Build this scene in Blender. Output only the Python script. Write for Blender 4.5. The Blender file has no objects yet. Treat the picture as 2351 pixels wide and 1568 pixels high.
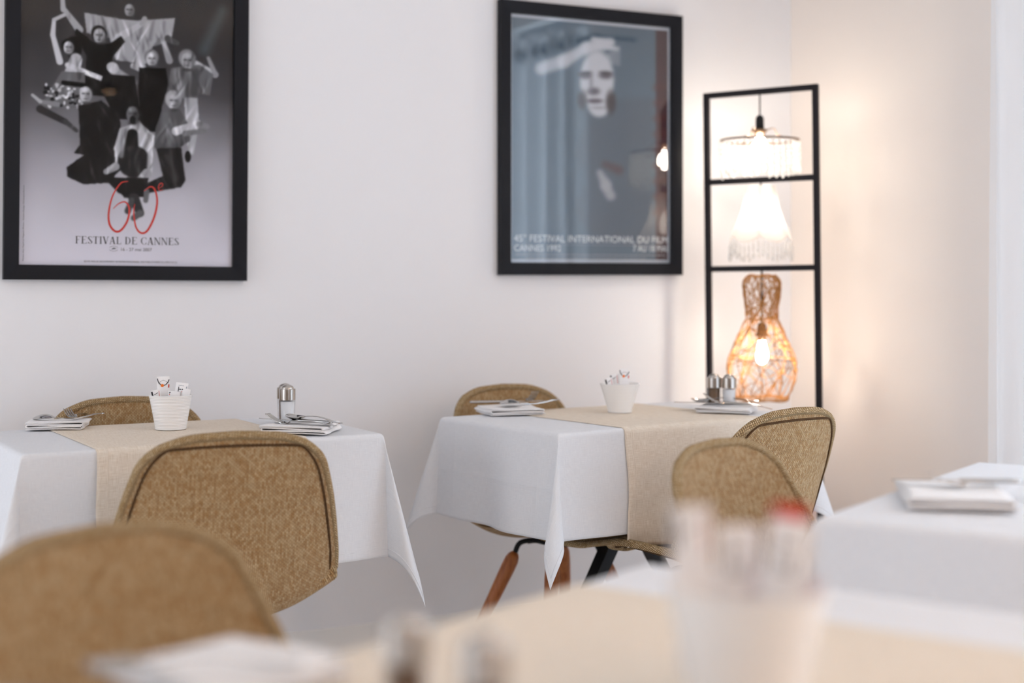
import bpy, math, random
import numpy as np
from mathutils import Vector, Matrix
R = math.radians
random.seed(7)
scene = bpy.context.scene
col = scene.collection

# ------------------------------------------------------------------ camera, light, exposure
FPX = 3400.0                      # focal length in pixels of a 2351-wide frame
TH = R(27.44)                     # camera turned right of the poster wall's normal
HC = 1.145                        # camera height
HOR = 632.0                       # horizon row
cam_d = bpy.data.cameras.new('camera')
cam_d.sensor_width = 36.0
cam_d.lens = FPX / 2351 * 36
cam_d.shift_y = -(784 - HOR) / 2351
cam_d.clip_start = 0.05
cam_d.dof.use_dof = True
cam_d.dof.focus_distance = 3.66
cam_d.dof.aperture_fstop = 1.4
cam = bpy.data.objects.new('camera', cam_d)
cam.location = (0, 0, HC)
cam.rotation_euler = (R(90), 0, -TH)
col.objects.link(cam)
scene.camera = cam

scene.view_settings.view_transform = 'Standard'
scene.view_settings.look = 'None'
scene.view_settings.gamma = 1.0
scene.view_settings.use_curve_mapping = False
scene.view_settings.exposure = -0.08

world = bpy.data.worlds.new('daylight')
scene.world = world
world.use_nodes = True
bg = world.node_tree.nodes['Background']
bg.inputs[0].default_value = (0.80, 0.90, 1.0, 1)
bg.inputs[1].default_value = 0.7

def area_light(name, loc, rot, sx, sy, power, color):
    d = bpy.data.lights.new(name, 'AREA')
    d.shape = 'RECTANGLE'; d.size = sx; d.size_y = sy
    d.energy = power; d.color = color
    o = bpy.data.objects.new(name, d)
    o.location = loc; o.rotation_euler = rot
    col.objects.link(o)
    return o
# daylight just outside the right-hand window band
area_light('window_daylight', (3.85, 1.15, 1.23), (0, R(90), 0), 2.4, 3.9, 158, (0.82, 0.915, 1.0))
# added fill light beyond an unseen opening in the left-hand wall
area_light('left_fill_light', (-3.75, 2.8, 1.20), (0, R(-90), 0), 2.3, 2.6, 80, (0.94, 0.965, 1.0))

scene.cycles.use_denoising = True
scene.cycles.max_bounces = 10
scene.cycles.diffuse_bounces = 6
scene.cycles.transparent_max_bounces = 16
scene.cycles.sample_clamp_indirect = 8.0
scene.cycles.caustics_reflective = False
scene.cycles.caustics_refractive = False

# ------------------------------------------------------------------ helpers
CT, ST = math.cos(TH), math.sin(TH)
def cam2room(xc, z):
    return Vector((xc * CT + z * ST, -xc * ST + z * CT))
def at_h(px, py, h):
    z = (HC - h) * FPX / (py - HOR)
    p = cam2room((px - 1175.5) / FPX * z, z)
    return Vector((p.x, p.y, h))
def at_z(px, py, z):
    p = cam2room((px - 1175.5) / FPX * z, z)
    return Vector((p.x, p.y, HC - (py - HOR) / FPX * z))

def srgb(r, g, b):
    f = lambda c: (c / 255 / 12.92) if c / 255 <= 0.04045 else ((c / 255 + 0.055) / 1.055) ** 2.4
    return (f(r), f(g), f(b), 1)

class MB:
    def __init__(s):
        s.v, s.f, s.m, s.uv = [], [], [], []
    def face(s, idx, mat=0, uv=None):
        s.f.append(tuple(idx)); s.m.append(mat); s.uv.append(uv)
    def grid(s, P, UV=None, mat=0, flip=False, closed_u=False):
        """P[i][j] -> 3D points."""
        b = len(s.v); n, m = len(P), len(P[0])
        for row in P:
            for p in row: s.v.append(tuple(p))
        jm = m if closed_u else m - 1
        for i in range(n - 1):
            for j in range(jm):
                j2 = (j + 1) % m
                q = [b + i * m + j, b + i * m + j2, b + (i + 1) * m + j2, b + (i + 1) * m + j]
                u = None
                if UV is not None:
                    u = [UV[i][j], UV[i][j2], UV[i + 1][j2], UV[i + 1][j]]
                if flip:
                    q = q[::-1]; u = u[::-1] if u else None
                s.face(q, mat, u)
    def tube(s, path, r, n=8, closed=False, mat=0, caps=True, uvscale=1.0):
        path = [Vector(p) for p in path]
        N = len(path)
        rs = r if isinstance(r, (list, tuple)) else [r] * N
        rings, UV = [], []
        up = None; L = 0
        for i, p in enumerate(path):
            if closed:
                t = path[(i + 1) % N] - path[i - 1]
            else:
                t = path[min(i + 1, N - 1)] - path[max(i - 1, 0)]
            if t.length < 1e-9: t = Vector((0, 0, 1))
            t.normalize()
            if up is None:
                up = Vector((0, 0, 1)) if abs(t.z) < 0.9 else Vector((1, 0, 0))
            a = up - t * up.dot(t)
            if a.length < 1e-6: a = t.orthogonal()
            a.normalize(); up = a
            bb = t.cross(a)
            if i: L += (p - path[i - 1]).length
            rr = rs[i]
            rings.append([p + (a * math.cos(2 * math.pi * k / n) + bb * math.sin(2 * math.pi * k / n)) * rr for k in range(n)])
            UV.append([(L * uvscale, k / n * 2 * math.pi * rr * uvscale) for k in range(n)])
        if closed:
            rings.append(rings[0]); UV.append(UV[0])
        b = len(s.v)
        s.grid(rings, UV, mat, flip=True, closed_u=True)
        if caps and not closed:
            s.face([b + k for k in range(n)], mat)
            s.face([b + (N - 1) * n + k for k in range(n)][::-1], mat)
    def lathe(s, prof, n=32, c=(0, 0, 0), mat=0, capb=False, capt=False):
        rings = [[(c[0] + r * math.cos(2 * math.pi * k / n), c[1] + r * math.sin(2 * math.pi * k / n), c[2] + z) for k in range(n)] for r, z in prof]
        UV = [[(k / n, z) for k in range(n)] for r, z in prof]
        b = len(s.v)
        s.grid(rings, UV, mat, closed_u=True)
        if capb: s.face([b + k for k in range(n)][::-1], mat)
        if capt: s.face([b + (len(prof) - 1) * n + k for k in range(n)], mat)
    def box(s, x0, x1, y0, y1, z0, z1, mat=0):
        b = len(s.v)
        for z in (z0, z1):
            s.v += [(x0, y0, z), (x1, y0, z), (x1, y1, z), (x0, y1, z)]
        for q in ((3, 2, 1, 0), (4, 5, 6, 7), (0, 1, 5, 4), (1, 2, 6, 5), (2, 3, 7, 6), (3, 0, 4, 7)):
            s.face([b + k for k in q], mat)
    def poly(s, pts, mat=0):
        b = len(s.v)
        s.v += [tuple(p) for p in pts]
        s.face(list(range(b, b + len(pts))), mat)
    def sphere(s, c, r, n=12, mat=0, sz=1.0):
        h = n // 2
        s.lathe([(max(r * math.sin(math.pi * i / h), 1e-5), -r * sz * math.cos(math.pi * i / h)) for i in range(h + 1)], n, c, mat)
    def build(s, name, mats, parent=None, smooth=True, loc=None, rot=None, bevel=None, sub=None):
        me = bpy.data.meshes.new(name)
        me.from_pydata(s.v, [], s.f)
        if not isinstance(mats, (list, tuple)): mats = [mats]
        for m in mats: me.materials.append(m)
        me.polygons.foreach_set('material_index', s.m)
        if any(u is not None for u in s.uv):
            ul = me.uv_layers.new(name='UVMap')
            flat = []
            for fc, u in zip(s.f, s.uv):
                if u is None: flat += [0.0] * (2 * len(fc))
                else:
                    for a in u: flat += [a[0], a[1]]
            ul.data.foreach_set('uv', flat)
        me.polygons.foreach_set('use_smooth', [smooth] * len(s.f))
        me.update()
        o = bpy.data.objects.new(name, me)
        col.objects.link(o)
        if parent is not None: o.parent = parent
        if loc is not None: o.location = loc
        if rot is not None: o.rotation_euler = rot
        if bevel:
            b = o.modifiers.new('bevel', 'BEVEL'); b.width = bevel; b.segments = 2; b.limit_method = 'ANGLE'
        return o

def tag(o, label, cat, group=None, kind=None):
    o['label'] = label; o['category'] = cat
    if group: o['group'] = group
    if kind: o['kind'] = kind
    return o
def thing(name, label, cat, loc=(0, 0, 0), rz=0.0, group=None):
    o = bpy.data.objects.new(name, None)
    o.empty_display_size = 0.05
    col.objects.link(o)
    o.location = loc; o.rotation_euler = (0, 0, rz)
    return tag(o, label, cat, group)
def struct(o):
    o['kind'] = 'structure'; return o
def dup(root, loc, rot, label, group=None):
    r = root.copy(); col.objects.link(r)
    r.location = loc; r.rotation_euler = rot if hasattr(rot, '__len__') else (0, 0, rot)
    r['label'] = label
    if group: r['group'] = group
    for ch in list(root.children):
        c = ch.copy(); col.objects.link(c); c.parent = r
        for g in list(ch.children):
            d = g.copy(); col.objects.link(d); d.parent = c
    return r

def catmull(pts, n):
    pts = [Vector(p) for p in pts]
    P = [2 * pts[0] - pts[1]] + pts + [2 * pts[-1] - pts[-2]]
    out = []
    m = len(pts) - 1
    for k in range(n):
        t = k / (n - 1) * m
        i = min(int(t), m - 1); u = t - i
        a, b, c, d = P[i], P[i + 1], P[i + 2], P[i + 3]
        out.append(0.5 * ((2 * b) + (c - a) * u + (2 * a - 5 * b + 4 * c - d) * u * u + (3 * b - a - 3 * c + d) * u ** 3))
    return out
def interp(x, xs, ys):
    return float(np.interp(x, xs, ys))

# ------------------------------------------------------------------ materials
def mat(name, color=(0.8, 0.8, 0.8, 1), rough=0.5, metal=0.0, spec=0.5):
    m = bpy.data.materials.new(name); m.use_nodes = True
    b = m.node_tree.nodes['Principled BSDF']
    b.inputs['Base Color'].default_value = color
    b.inputs['Roughness'].default_value = rough
    b.inputs['Metallic'].default_value = metal
    b.inputs['Specular IOR Level'].default_value = spec
    return m
def nodes(m): return m.node_tree.nodes, m.node_tree.links, m.node_tree.nodes['Principled BSDF']
def N(m, t, **kw):
    n = m.node_tree.nodes.new(t)
    for k, v in kw.items(): setattr(n, k, v)
    return n
def add_bump(m, height_socket, strength, dist):
    nd, lk, b = nodes(m)
    bp = N(m, 'ShaderNodeBump'); bp.inputs['Strength'].default_value = strength; bp.inputs['Distance'].default_value = dist
    lk.new(height_socket, bp.inputs['Height']); lk.new(bp.outputs[0], b.inputs['Normal'])
def ramp(m, fac, stops):
    r = N(m, 'ShaderNodeValToRGB')
    e = r.color_ramp.elements
    while len(e) < len(stops): e.new(0.5)
    for el, (p, c) in zip(e, stops): el.position = p; el.color = c
    m.node_tree.links.new(fac, r.inputs[0])
    return r.outputs[0]

def wall_mat(name, c):
    m = mat(name, c, 0.85, spec=0.2)
    tc = N(m, 'ShaderNodeTexCoord'); nz = N(m, 'ShaderNodeTexNoise')
    nz.inputs['Scale'].default_value = 260; nz.inputs['Detail'].default_value = 3
    m.node_tree.links.new(tc.outputs['Object'], nz.inputs['Vector'])
    add_bump(m, nz.outputs['Fac'], 0.08, 0.002)
    return m
M_wall = wall_mat('painted_plaster', srgb(235, 235, 238))
M_wallr = wall_mat('painted_plaster_warm', srgb(238, 229, 222))
M_ceil = wall_mat('ceiling_paint', srgb(240, 238, 235))
M_trim = mat('white_trim', srgb(238, 237, 235), 0.45)

def floor_mat():
    m = mat('pale_floor', srgb(200, 196, 190), 0.4)
    nd, lk, b = nodes(m)
    tc = N(m, 'ShaderNodeTexCoord'); br = N(m, 'ShaderNodeTexBrick')
    br.inputs['Scale'].default_value = 1.0
    br.inputs['Brick Width'].default_value = 1.2; br.inputs['Row Height'].default_value = 0.16; br.inputs['Mortar Size'].default_value = 0.002
    br.inputs['Color1'].default_value = srgb(248, 247, 245); br.inputs['Color2'].default_value = srgb(244, 243, 241); br.inputs['Mortar'].default_value = srgb(222, 220, 216)
    lk.new(tc.outputs['Object'], br.inputs['Vector']); lk.new(br.outputs['Color'], b.inputs['Base Color'])
    return m
M_floor = floor_mat()

def weave_mat():
    m = mat('basket_weave', srgb(160, 125, 80), 0.85, spec=0.2)
    nd, lk, b = nodes(m)
    tc = N(m, 'ShaderNodeUVMap')
    br = N(m, 'ShaderNodeTexBrick', offset=0.5, squash=1.0)
    br.inputs['Scale'].default_value = 1.0
    br.inputs['Brick Width'].default_value = 0.0080; br.inputs['Row Height'].default_value = 0.0042
    br.inputs['Mortar Size'].default_value = 0.00095; br.inputs['Mortar Smooth'].default_value = 1.0
    br.inputs['Bias'].default_value = 0.0
    br.inputs['Color1'].default_value = srgb(208, 182, 142); br.inputs['Color2'].default_value = srgb(176, 137, 88)
    br.inputs['Mortar'].default_value = srgb(112, 78, 46)
    mr0 = N(m, 'ShaderNodeMapping'); mr0.inputs['Rotation'].default_value = (0, 0, R(90))
    lk.new(tc.outputs[0], mr0.inputs[0]); lk.new(mr0.outputs[0], br.inputs['Vector'])
    # thread slubs: long faint streaks both ways
    mp = N(m, 'ShaderNodeMapping'); mp.inputs['Scale'].default_value = (260, 14, 1)
    n1 = N(m, 'ShaderNodeTexNoise'); n1.inputs['Scale'].default_value = 1; n1.inputs['Detail'].default_value = 2
    lk.new(tc.outputs[0], mp.inputs[0]); lk.new(mp.outputs[0], n1.inputs['Vector'])
    mp2 = N(m, 'ShaderNodeMapping'); mp2.inputs['Scale'].default_value = (10, 230, 1)
    n2 = N(m, 'ShaderNodeTexNoise'); n2.inputs['Scale'].default_value = 1; n2.inputs['Detail'].default_value = 2
    lk.new(tc.outputs[0], mp2.inputs[0]); lk.new(mp2.outputs[0], n2.inputs['Vector'])
    ad = N(m, 'ShaderNodeMath', operation='ADD'); lk.new(n1.outputs['Fac'], ad.inputs[0]); lk.new(n2.outputs['Fac'], ad.inputs[1])
    tint = ramp(m, ad.outputs[0], [(0.0, (0.42, 0.36, 0.28, 1)), (1.0, (1, 1, 1, 1))])
    rr = [n for n in nd if n.type == 'VALTORGB'][-1]
    rr.color_ramp.elements[0].position = 0.55; rr.color_ramp.elements[1].position = 1.0
    mr = N(m, 'ShaderNodeMapRange'); mr.inputs['From Min'].default_value = 0.75; mr.inputs['From Max'].default_value = 1.3
    lk.new(ad.outputs[0], mr.inputs['Value']); lk.new(mr.outputs[0], rr.inputs[0])
    rr.color_ramp.elements[0].position = 0.0
    mx = N(m, 'ShaderNodeMix', data_type='RGBA', blend_type='MULTIPLY'); mx.inputs['Factor'].default_value = 0.35
    lk.new(br.outputs['Color'], mx.inputs['A']); lk.new(tint, mx.inputs['B'])
    lk.new(mx.outputs['Result'], b.inputs['Base Color'])
    iv = N(m, 'ShaderNodeMath', operation='SUBTRACT'); iv.inputs[0].default_value = 1.0
    lk.new(br.outputs['Fac'], iv.inputs[1])
    add_bump(m, iv.outputs[0], 0.8, 0.0015)
    b.inputs['Sheen Weight'].default_value = 0.1
    return m
M_weave = weave_mat()

def braid_mat():
    m = mat('braided_edging', srgb(150, 120, 80), 0.85, spec=0.2)
    nd, lk, b = nodes(m)
    tc = N(m, 'ShaderNodeUVMap'); mp = N(m, 'ShaderNodeMapping'); mp.inputs['Rotation'].default_value = (0, 0, R(35))
    br = N(m, 'ShaderNodeTexBrick', offset=0.5)
    br.inputs['Scale'].default_value = 1; br.inputs['Brick Width'].default_value = 0.008; br.inputs['Row Height'].default_value = 0.0042
    br.inputs['Mortar Size'].default_value = 0.0009; br.inputs['Mortar Smooth'].default_value = 0.6
    br.inputs['Color1'].default_value = srgb(206, 182, 144); br.inputs['Color2'].default_value = srgb(178, 148, 104); br.inputs['Mortar'].default_value = srgb(86, 62, 38)
    lk.new(tc.outputs[0], mp.inputs[0]); lk.new(mp.outputs[0], br.inputs['Vector']); lk.new(br.outputs['Color'], b.inputs['Base Color'])
    iv = N(m, 'ShaderNodeMath', operation='SUBTRACT'); iv.inputs[0].default_value = 1.0
    lk.new(br.outputs['Fac'], iv.inputs[1]); add_bump(m, iv.outputs[0], 0.8, 0.0015)
    return m
M_braid = braid_mat()
M_seam = mat('dark_seam', srgb(82, 60, 40), 0.9, spec=0.1)

def linen(name, c1, c2, streak, bump=0.25, crease=False):
    m = mat(name, c1, 0.9, spec=0.15)
    nd, lk, b = nodes(m)
    tc = N(m, 'ShaderNodeUVMap')
    outs = []
    for sc in ((900, 40, 1), (40, 900, 1)):
        mp = N(m, 'ShaderNodeMapping'); mp.inputs['Scale'].default_value = sc
        nz = N(m, 'ShaderNodeTexNoise'); nz.inputs['Scale'].default_value = 1; nz.inputs['Detail'].default_value = 2
        lk.new(tc.outputs[0], mp.inputs[0]); lk.new(mp.outputs[0], nz.inputs['Vector']); outs.append(nz.outputs['Fac'])
    ad = N(m, 'ShaderNodeMath', operation='ADD'); lk.new(outs[0], ad.inputs[0]); lk.new(outs[1], ad.inputs[1])
    mr = N(m, 'ShaderNodeMapRange'); mr.inputs['From Min'].default_value = 1 - streak; mr.inputs['From Max'].default_value = 1 + streak
    lk.new(ad.outputs[0], mr.inputs['Value'])
    lk.new(ramp(m, mr.outputs[0], [(0, c2), (1, c1)]), b.inputs['Base Color'])
    h = ad.outputs[0]
    if crease:
        # ironed fold lines and soft wrinkles
        sx = N(m, 'ShaderNodeSeparateXYZ'); lk.new(tc.outputs[0], sx.inputs[0])
        tot = None
        for ax in (0, 1):
            mu = N(m, 'ShaderNodeMath', operation='MULTIPLY'); mu.inputs[1].default_value = 2.6; lk.new(sx.outputs[ax], mu.inputs[0])
            fr = N(m, 'ShaderNodeMath', operation='FRACT'); lk.new(mu.outputs[0], fr.inputs[0])
            sb = N(m, 'ShaderNodeMath', operation='SUBTRACT'); lk.new(fr.outputs[0], sb.inputs[0]); sb.inputs[1].default_value = 0.5
            ab = N(m, 'ShaderNodeMath', operation='ABSOLUTE'); lk.new(sb.outputs[0], ab.inputs[0])
            ml = N(m, 'ShaderNodeMapRange'); ml.inputs['From Min'].default_value = 0.0; ml.inputs['From Max'].default_value = 0.03
            ml.inputs['To Min'].default_value = 1; ml.inputs['To Max'].default_value = 0
            lk.new(ab.outputs[0], ml.inputs['Value'])
            if tot is None: tot = ml.outputs[0]
            else:
                a2 = N(m, 'ShaderNodeMath', operation='ADD'); lk.new(tot, a2.inputs[0]); lk.new(ml.outputs[0], a2.inputs[1]); tot = a2.outputs[0]
        wn = N(m, 'ShaderNodeTexNoise'); wn.inputs['Scale'].default_value = 9; wn.inputs['Detail'].default_value = 3; wn.inputs['Distortion'].default_value = 1.2
        lk.new(tc.outputs[0], wn.inputs['Vector'])
        s1 = N(m, 'ShaderNodeMath', operation='MULTIPLY_ADD'); s1.inputs[1].default_value = 2.4; lk.new(wn.outputs['Fac'], s1.inputs[0]); lk.new(tot, s1.inputs[2])
        s2 = N(m, 'ShaderNodeMath', operation='MULTIPLY_ADD'); s2.inputs[1].default_value = 0.12; lk.new(ad.outputs[0], s2.inputs[0]); lk.new(s1.outputs[0], s2.inputs[2])
        h = s2.outputs[0]
        add_bump(m, h, 0.22, 0.006)
    else:
        add_bump(m, h, bump, 0.001)
    return m
M_cloth = linen('white_tablecloth', srgb(238, 239, 242), srgb(226, 227, 231), 0.35, crease=True)
def thin_cotton(m, amount):
    nd, lk, b = nodes(m)
    out = [n for n in nd if n.type == 'OUTPUT_MATERIAL'][0]
    tl = N(m, 'ShaderNodeBsdfTranslucent'); tl.inputs[0].default_value = srgb(240, 240, 242)
    mx = N(m, 'ShaderNodeMixShader'); mx.inputs[0].default_value = amount
    lk.new(b.outputs[0], mx.inputs[1]); lk.new(tl.outputs[0], mx.inputs[2]); lk.new(mx.outputs[0], out.inputs[0])
thin_cotton(M_cloth, .09)
M_napkin = linen('white_napkin', srgb(242, 240, 240), srgb(232, 230, 230), 0.35, bump=0.2)
M_runner = linen('beige_linen', srgb(240, 230, 217), srgb(212, 196, 176), 0.30, bump=0.5)

M_wood = mat('orange_beech', srgb(176, 104, 52), 0.35)
def wood_grain():
    m = M_wood; nd, lk, b = nodes(m)
    tc = N(m, 'ShaderNodeTexCoord'); mp = N(m, 'ShaderNodeMapping'); mp.inputs['Scale'].default_value = (90, 90, 6)
    nz = N(m, 'ShaderNodeTexNoise'); nz.inputs['Scale'].default_value = 1; nz.inputs['Detail'].default_value = 4
    lk.new(tc.outputs['Object'], mp.inputs[0]); lk.new(mp.outputs[0], nz.inputs['Vector'])
    lk.new(ramp(m, nz.outputs['Fac'], [(0.3, srgb(150, 82, 38)), (0.7, srgb(190, 116, 62))]), b.inputs['Base Color'])
wood_grain()
M_black = mat('black_metal', srgb(22, 22, 25), 0.5, spec=0.25)
M_frame = mat('black_frame', srgb(20, 22, 28), 0.5, spec=0.18)
M_stand = mat('dark_steel', srgb(28, 24, 28), 0.55, spec=0.2)
M_china = mat('white_china', srgb(240, 239, 238), 0.25)
M_steel = mat('brushed_steel', srgb(190, 184, 178), 0.2, metal=1.0)
M_cutlery = mat('polished_steel', srgb(190, 188, 186), 0.14, metal=1.0)
M_salt = mat('salt', srgb(240, 240, 242), 0.8)
M_pepper = mat('pepper', srgb(112, 82, 54), 0.9)
M_paper = mat('packet_paper', srgb(240, 238, 238), 0.5)
M_ink = mat('packet_black', srgb(34, 28, 34), 0.5)
M_orange = mat('packet_orange', srgb(240, 120, 30), 0.5)
M_red = mat('packet_red', srgb(200, 48, 36), 0.5)
M_grey = mat('packet_grey', srgb(150, 156, 166), 0.5)
M_brass = mat('aged_brass', srgb(120, 96, 76), 0.35, metal=0.8)
M_tabletop = mat('table_board', srgb(90, 70, 52), 0.5)

def glassy(name, tint=(1, 1, 1, 1), rough=0.02, ior=1.5):
    """thin clear pane: straight-through view plus a Fresnel reflection"""
    m = bpy.data.materials.new(name); m.use_nodes = True
    nt = m.node_tree; nt.nodes.clear()
    out = nt.nodes.new('ShaderNodeOutputMaterial'); mx = nt.nodes.new('ShaderNodeMixShader')
    lw = nt.nodes.new('ShaderNodeLayerWeight'); lw.inputs[0].default_value = .5
    pw = nt.nodes.new('ShaderNodeMath'); pw.operation = 'POWER'; pw.inputs[1].default_value = 5.0
    fr = nt.nodes.new('ShaderNodeMath'); fr.operation = 'MULTIPLY_ADD'
    f0 = ((ior - 1) / (ior + 1)) ** 2
    fr.inputs[1].default_value = 1 - f0; fr.inputs[2].default_value = f0
    nt.links.new(lw.outputs['Facing'], pw.inputs[0]); nt.links.new(pw.outputs[0], fr.inputs[0])
    tr = nt.nodes.new('ShaderNodeBsdfTransparent'); tr.inputs[0].default_value = tint
    gl = nt.nodes.new('ShaderNodeBsdfGlossy'); gl.inputs['Roughness'].default_value = rough
    nt.links.new(fr.outputs[0], mx.inputs[0]); nt.links.new(tr.outputs[0], mx.inputs[1]); nt.links.new(gl.outputs[0], mx.inputs[2])
    nt.links.new(mx.outputs[0], out.inputs[0])
    return m
M_pane = glassy('clear_pane', (0.97, 0.98, 1, 1))
M_posterglass = glassy('poster_glazing', (0.97, 0.98, 0.99, 1), 0.012, 1.7)
M_posterglass1 = glassy('coated_glazing', (0.98, 0.985, 0.99, 1), 0.012, 1.24)
M_shaker = glassy('shaker_glass', (0.93, 0.94, 0.95, 1), 0.03)

def emis(name, c, s):
    m = bpy.data.materials.new(name); m.use_nodes = True
    nt = m.node_tree; nt.nodes.clear()
    o = nt.nodes.new('ShaderNodeOutputMaterial'); e = nt.nodes.new('ShaderNodeEmission')
    e.inputs[0].default_value = c; e.inputs[1].default_value = s
    nt.links.new(e.outputs[0], o.inputs[0])
    return m
M_bulb = emis('lit_bulb', (1.0, 0.88, 0.74, 1), 112.0)
M_softbulb = emis('lit_soft_bulb', (1.0, 0.90, 0.80, 1), 22.0)
M_fillglobe = emis('fill_globe', (1.0, 0.66, 0.40, 1), 44.0)
M_small = emis('lit_small_lamp', (1.0, 0.62, 0.36, 1), 20.0)

def sheer(name, c, transp, transl):
    m = bpy.data.materials.new(name); m.use_nodes = True
    nt = m.node_tree; nt.nodes.clear()
    o = nt.nodes.new('ShaderNodeOutputMaterial')
    t = nt.nodes.new('ShaderNodeBsdfTransparent'); tl = nt.nodes.new('ShaderNodeBsdfTranslucent'); d = nt.nodes.new('ShaderNodeBsdfDiffuse')
    tl.inputs[0].default_value = c; d.inputs[0].default_value = c
    m1 = nt.nodes.new('ShaderNodeMixShader'); m1.inputs[0].default_value = transl
    nt.links.new(d.outputs[0], m1.inputs[1]); nt.links.new(tl.outputs[0], m1.inputs[2])
    m2 = nt.nodes.new('ShaderNodeMixShader'); m2.inputs[0].default_value = transp
    nt.links.new(m1.outputs[0], m2.inputs[1]); nt.links.new(t.outputs[0], m2.inputs[2])
    nt.links.new(m2.outputs[0], o.inputs[0])
    return m
M_curtain = sheer('sheer_curtain', (0.92, 0.94, 0.97, 1), 0.16, 0.58)
M_shade = sheer('lampshade_fabric', (0.92, 0.86, 0.82, 1), 0.10, 0.65)
M_crystal = sheer('cut_crystal', (1.0, 0.99, 0.97, 1), 0.34, 0.5)
def crystal():
    m = M_crystal; nt = m.node_tree
    out = [n for n in nt.nodes if n.type == 'OUTPUT_MATERIAL'][0]
    prev = out.inputs[0].links[0].from_socket
    gl = nt.nodes.new('ShaderNodeBsdfGlossy'); gl.inputs['Roughness'].default_value = 0.12
    mx = nt.nodes.new('ShaderNodeMixShader'); mx.inputs[0].default_value = 0.14
    nt.links.new(prev, mx.inputs[1]); nt.links.new(gl.outputs[0], mx.inputs[2]); nt.links.new(mx.outputs[0], out.inputs[0])
crystal()
M_rattan = mat('woven_rattan', srgb(186, 128, 62), 0.5)

# ------------------------------------------------------------------ room shell
YW = 4.228      # poster wall
XR = 3.315      # window wall
XL, YF, ZC = -3.4, -3.2, 2.75
def wall(name, m, *boxes):
    b = MB()
    for q in boxes: b.box(*q)
    return struct(b.build(name, m, smooth=False))
wall('floor', M_floor, (XL - .15, XR + .6, YF - .15, YW + .15, -.1, 0))
wall('ceiling', M_ceil, (XL - .15, XR + .6, YF - .15, YW + .15, ZC, ZC + .1))
wall('wall_back', M_wall, (XL - .15, XR + .15, YW, YW + .15, 0, ZC))
WY0, WY1, WZ0, WZ1 = -0.75, 2.78, 0.04, 2.42
wall('wall_right', M_wallr, (XR, XR + .15, WY1, YW, 0, ZC), (XR, XR + .15, YF, WY0, 0, ZC),
     (XR, XR + .15, WY0, WY1, 0, WZ0), (XR, XR + .15, WY0, WY1, WZ1, ZC))
LY0, LY1 = 1.5, 4.1
wall('wall_left', M_wall, (XL - .15, XL, YF, LY0, 0, ZC), (XL - .15, XL, LY1, YW, 0, ZC), (XL - .15, XL, LY0, LY1, 2.35, ZC), (XL - .15, XL, LY0, LY1, 0, .04))
wall('wall_front', M_wall, (XL - .15, XR + .15, YF - .15, YF, 0, ZC))
wall('baseboard_back', M_trim, (XL, XR, YW - .014, YW, 0, .08))
wall('baseboard_right', M_trim, (XR - .014, XR, WY1, YW - .014, 0, .08))

w1 = bpy.data.objects.new('window_1', None); col.objects.link(w1); struct(w1)
b = MB()
X0 = XR + .04
nm = 4
for k in range(nm + 1):
    y = WY0 + (WY1 - WY0) * k / nm
    b.box(X0, X0 + .06, max(y - .035, WY0), min(y + .035, WY1), WZ0, WZ1)
for z in (WZ0, WZ1 - .07):
    b.box(X0, X0 + .06, WY0, WY1, z, z + .07)
b.build('window_frame', M_trim, w1, smooth=False)
b = MB(); b.box(X0 + .025, X0 + .031, WY0, WY1, WZ0, WZ1); b.build('window_pane', M_pane, w1, smooth=False)

w2 = bpy.data.objects.new('added_left_window', None); col.objects.link(w2); struct(w2)  # unseen glazed opening, added to let fill light in from the left
b = MB()
for k in range(4):
    y = LY0 + (LY1 - LY0) * k / 3
    b.box(XL - .10, XL - .05, max(y - .035, LY0), min(y + .035, LY1), .04, 2.35)
for z in (.04, 2.28): b.box(XL - .10, XL - .05, LY0, LY1, z, z + .07)
b.build('window_frame', M_trim, w2, smooth=False)
b = MB(); b.box(XL - .078, XL - .072, LY0, LY1, .04, 2.35); b.build('window_pane', M_pane, w2, smooth=False)

# curtains on a rod, sheer, with metal eyelets; the far panel overlaps the pier
XCU = XR - .20
def curtain(y0, y1, label, ph):
    t = thing('curtain', label, 'curtain', (XCU, (y0 + y1) / 2, 0.015), 0, 'sheer curtains along the window wall')
    b = MB(); n = int((y1 - y0) / .0125); P, UV = [], []
    zs = [0, .3, .8, 1.3, 1.8, 2.0, 2.12, 2.19]
    yc = (y0 + y1) / 2
    for z in zs:
        row, ur = [], []
        for i in range(n + 1):
            y = y0 + (y1 - y0) * i / n
            a = (0.042 + .012 * math.sin(3.1 * y)) * (1 - .25 * (2.2 - z) / 2.2)
            x = a * math.sin(2 * math.pi * (y + ph) / .16) + .010 * math.sin(2 * math.pi * y / .071 + z)
            row.append((x, y - yc, z)); ur.append((y, z))
        P.append(row); UV.append(ur)
    b.grid(P, UV)
    b.build('curtain_fabric', M_curtain, t)
    y = y0 + .04
    while y < y1 - .02:
        e = MB()
        ring = [(0.03 * math.cos(a), 0, 0.03 * math.sin(a)) for a in np.linspace(0, 2 * math.pi, 20, endpoint=False)]
        e.tube(ring, .006, 6, closed=True)
        e.build('eyelet', M_brass, t, loc=(0, y - yc, 2.115))
        y += .08
    return t
curtain(1.70, 3.10, 'sheer white eyelet curtain hanging beside the bare pier, at the right edge of the photo', 0)
curtain(.22, 1.64, 'sheer white eyelet curtain on the near half of the window, out of the photo', .02)
curtain(-.95, .16, 'sheer white eyelet curtain furthest from the poster wall, beside the camera', .03)
b = MB(); b.tube([(XCU, -1.1, 2.130), (XCU, 3.20, 2.130)], .011, 12)
for y in (-1.05, 1.67, 3.17):
    b.tube([(XCU, y, 2.130), (XR, y, 2.130)], .008, 8)
tag(b.build('curtain_rod', M_stand), 'dark metal curtain rod carrying the eyelet curtains along the windows', 'curtain rod')

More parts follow.
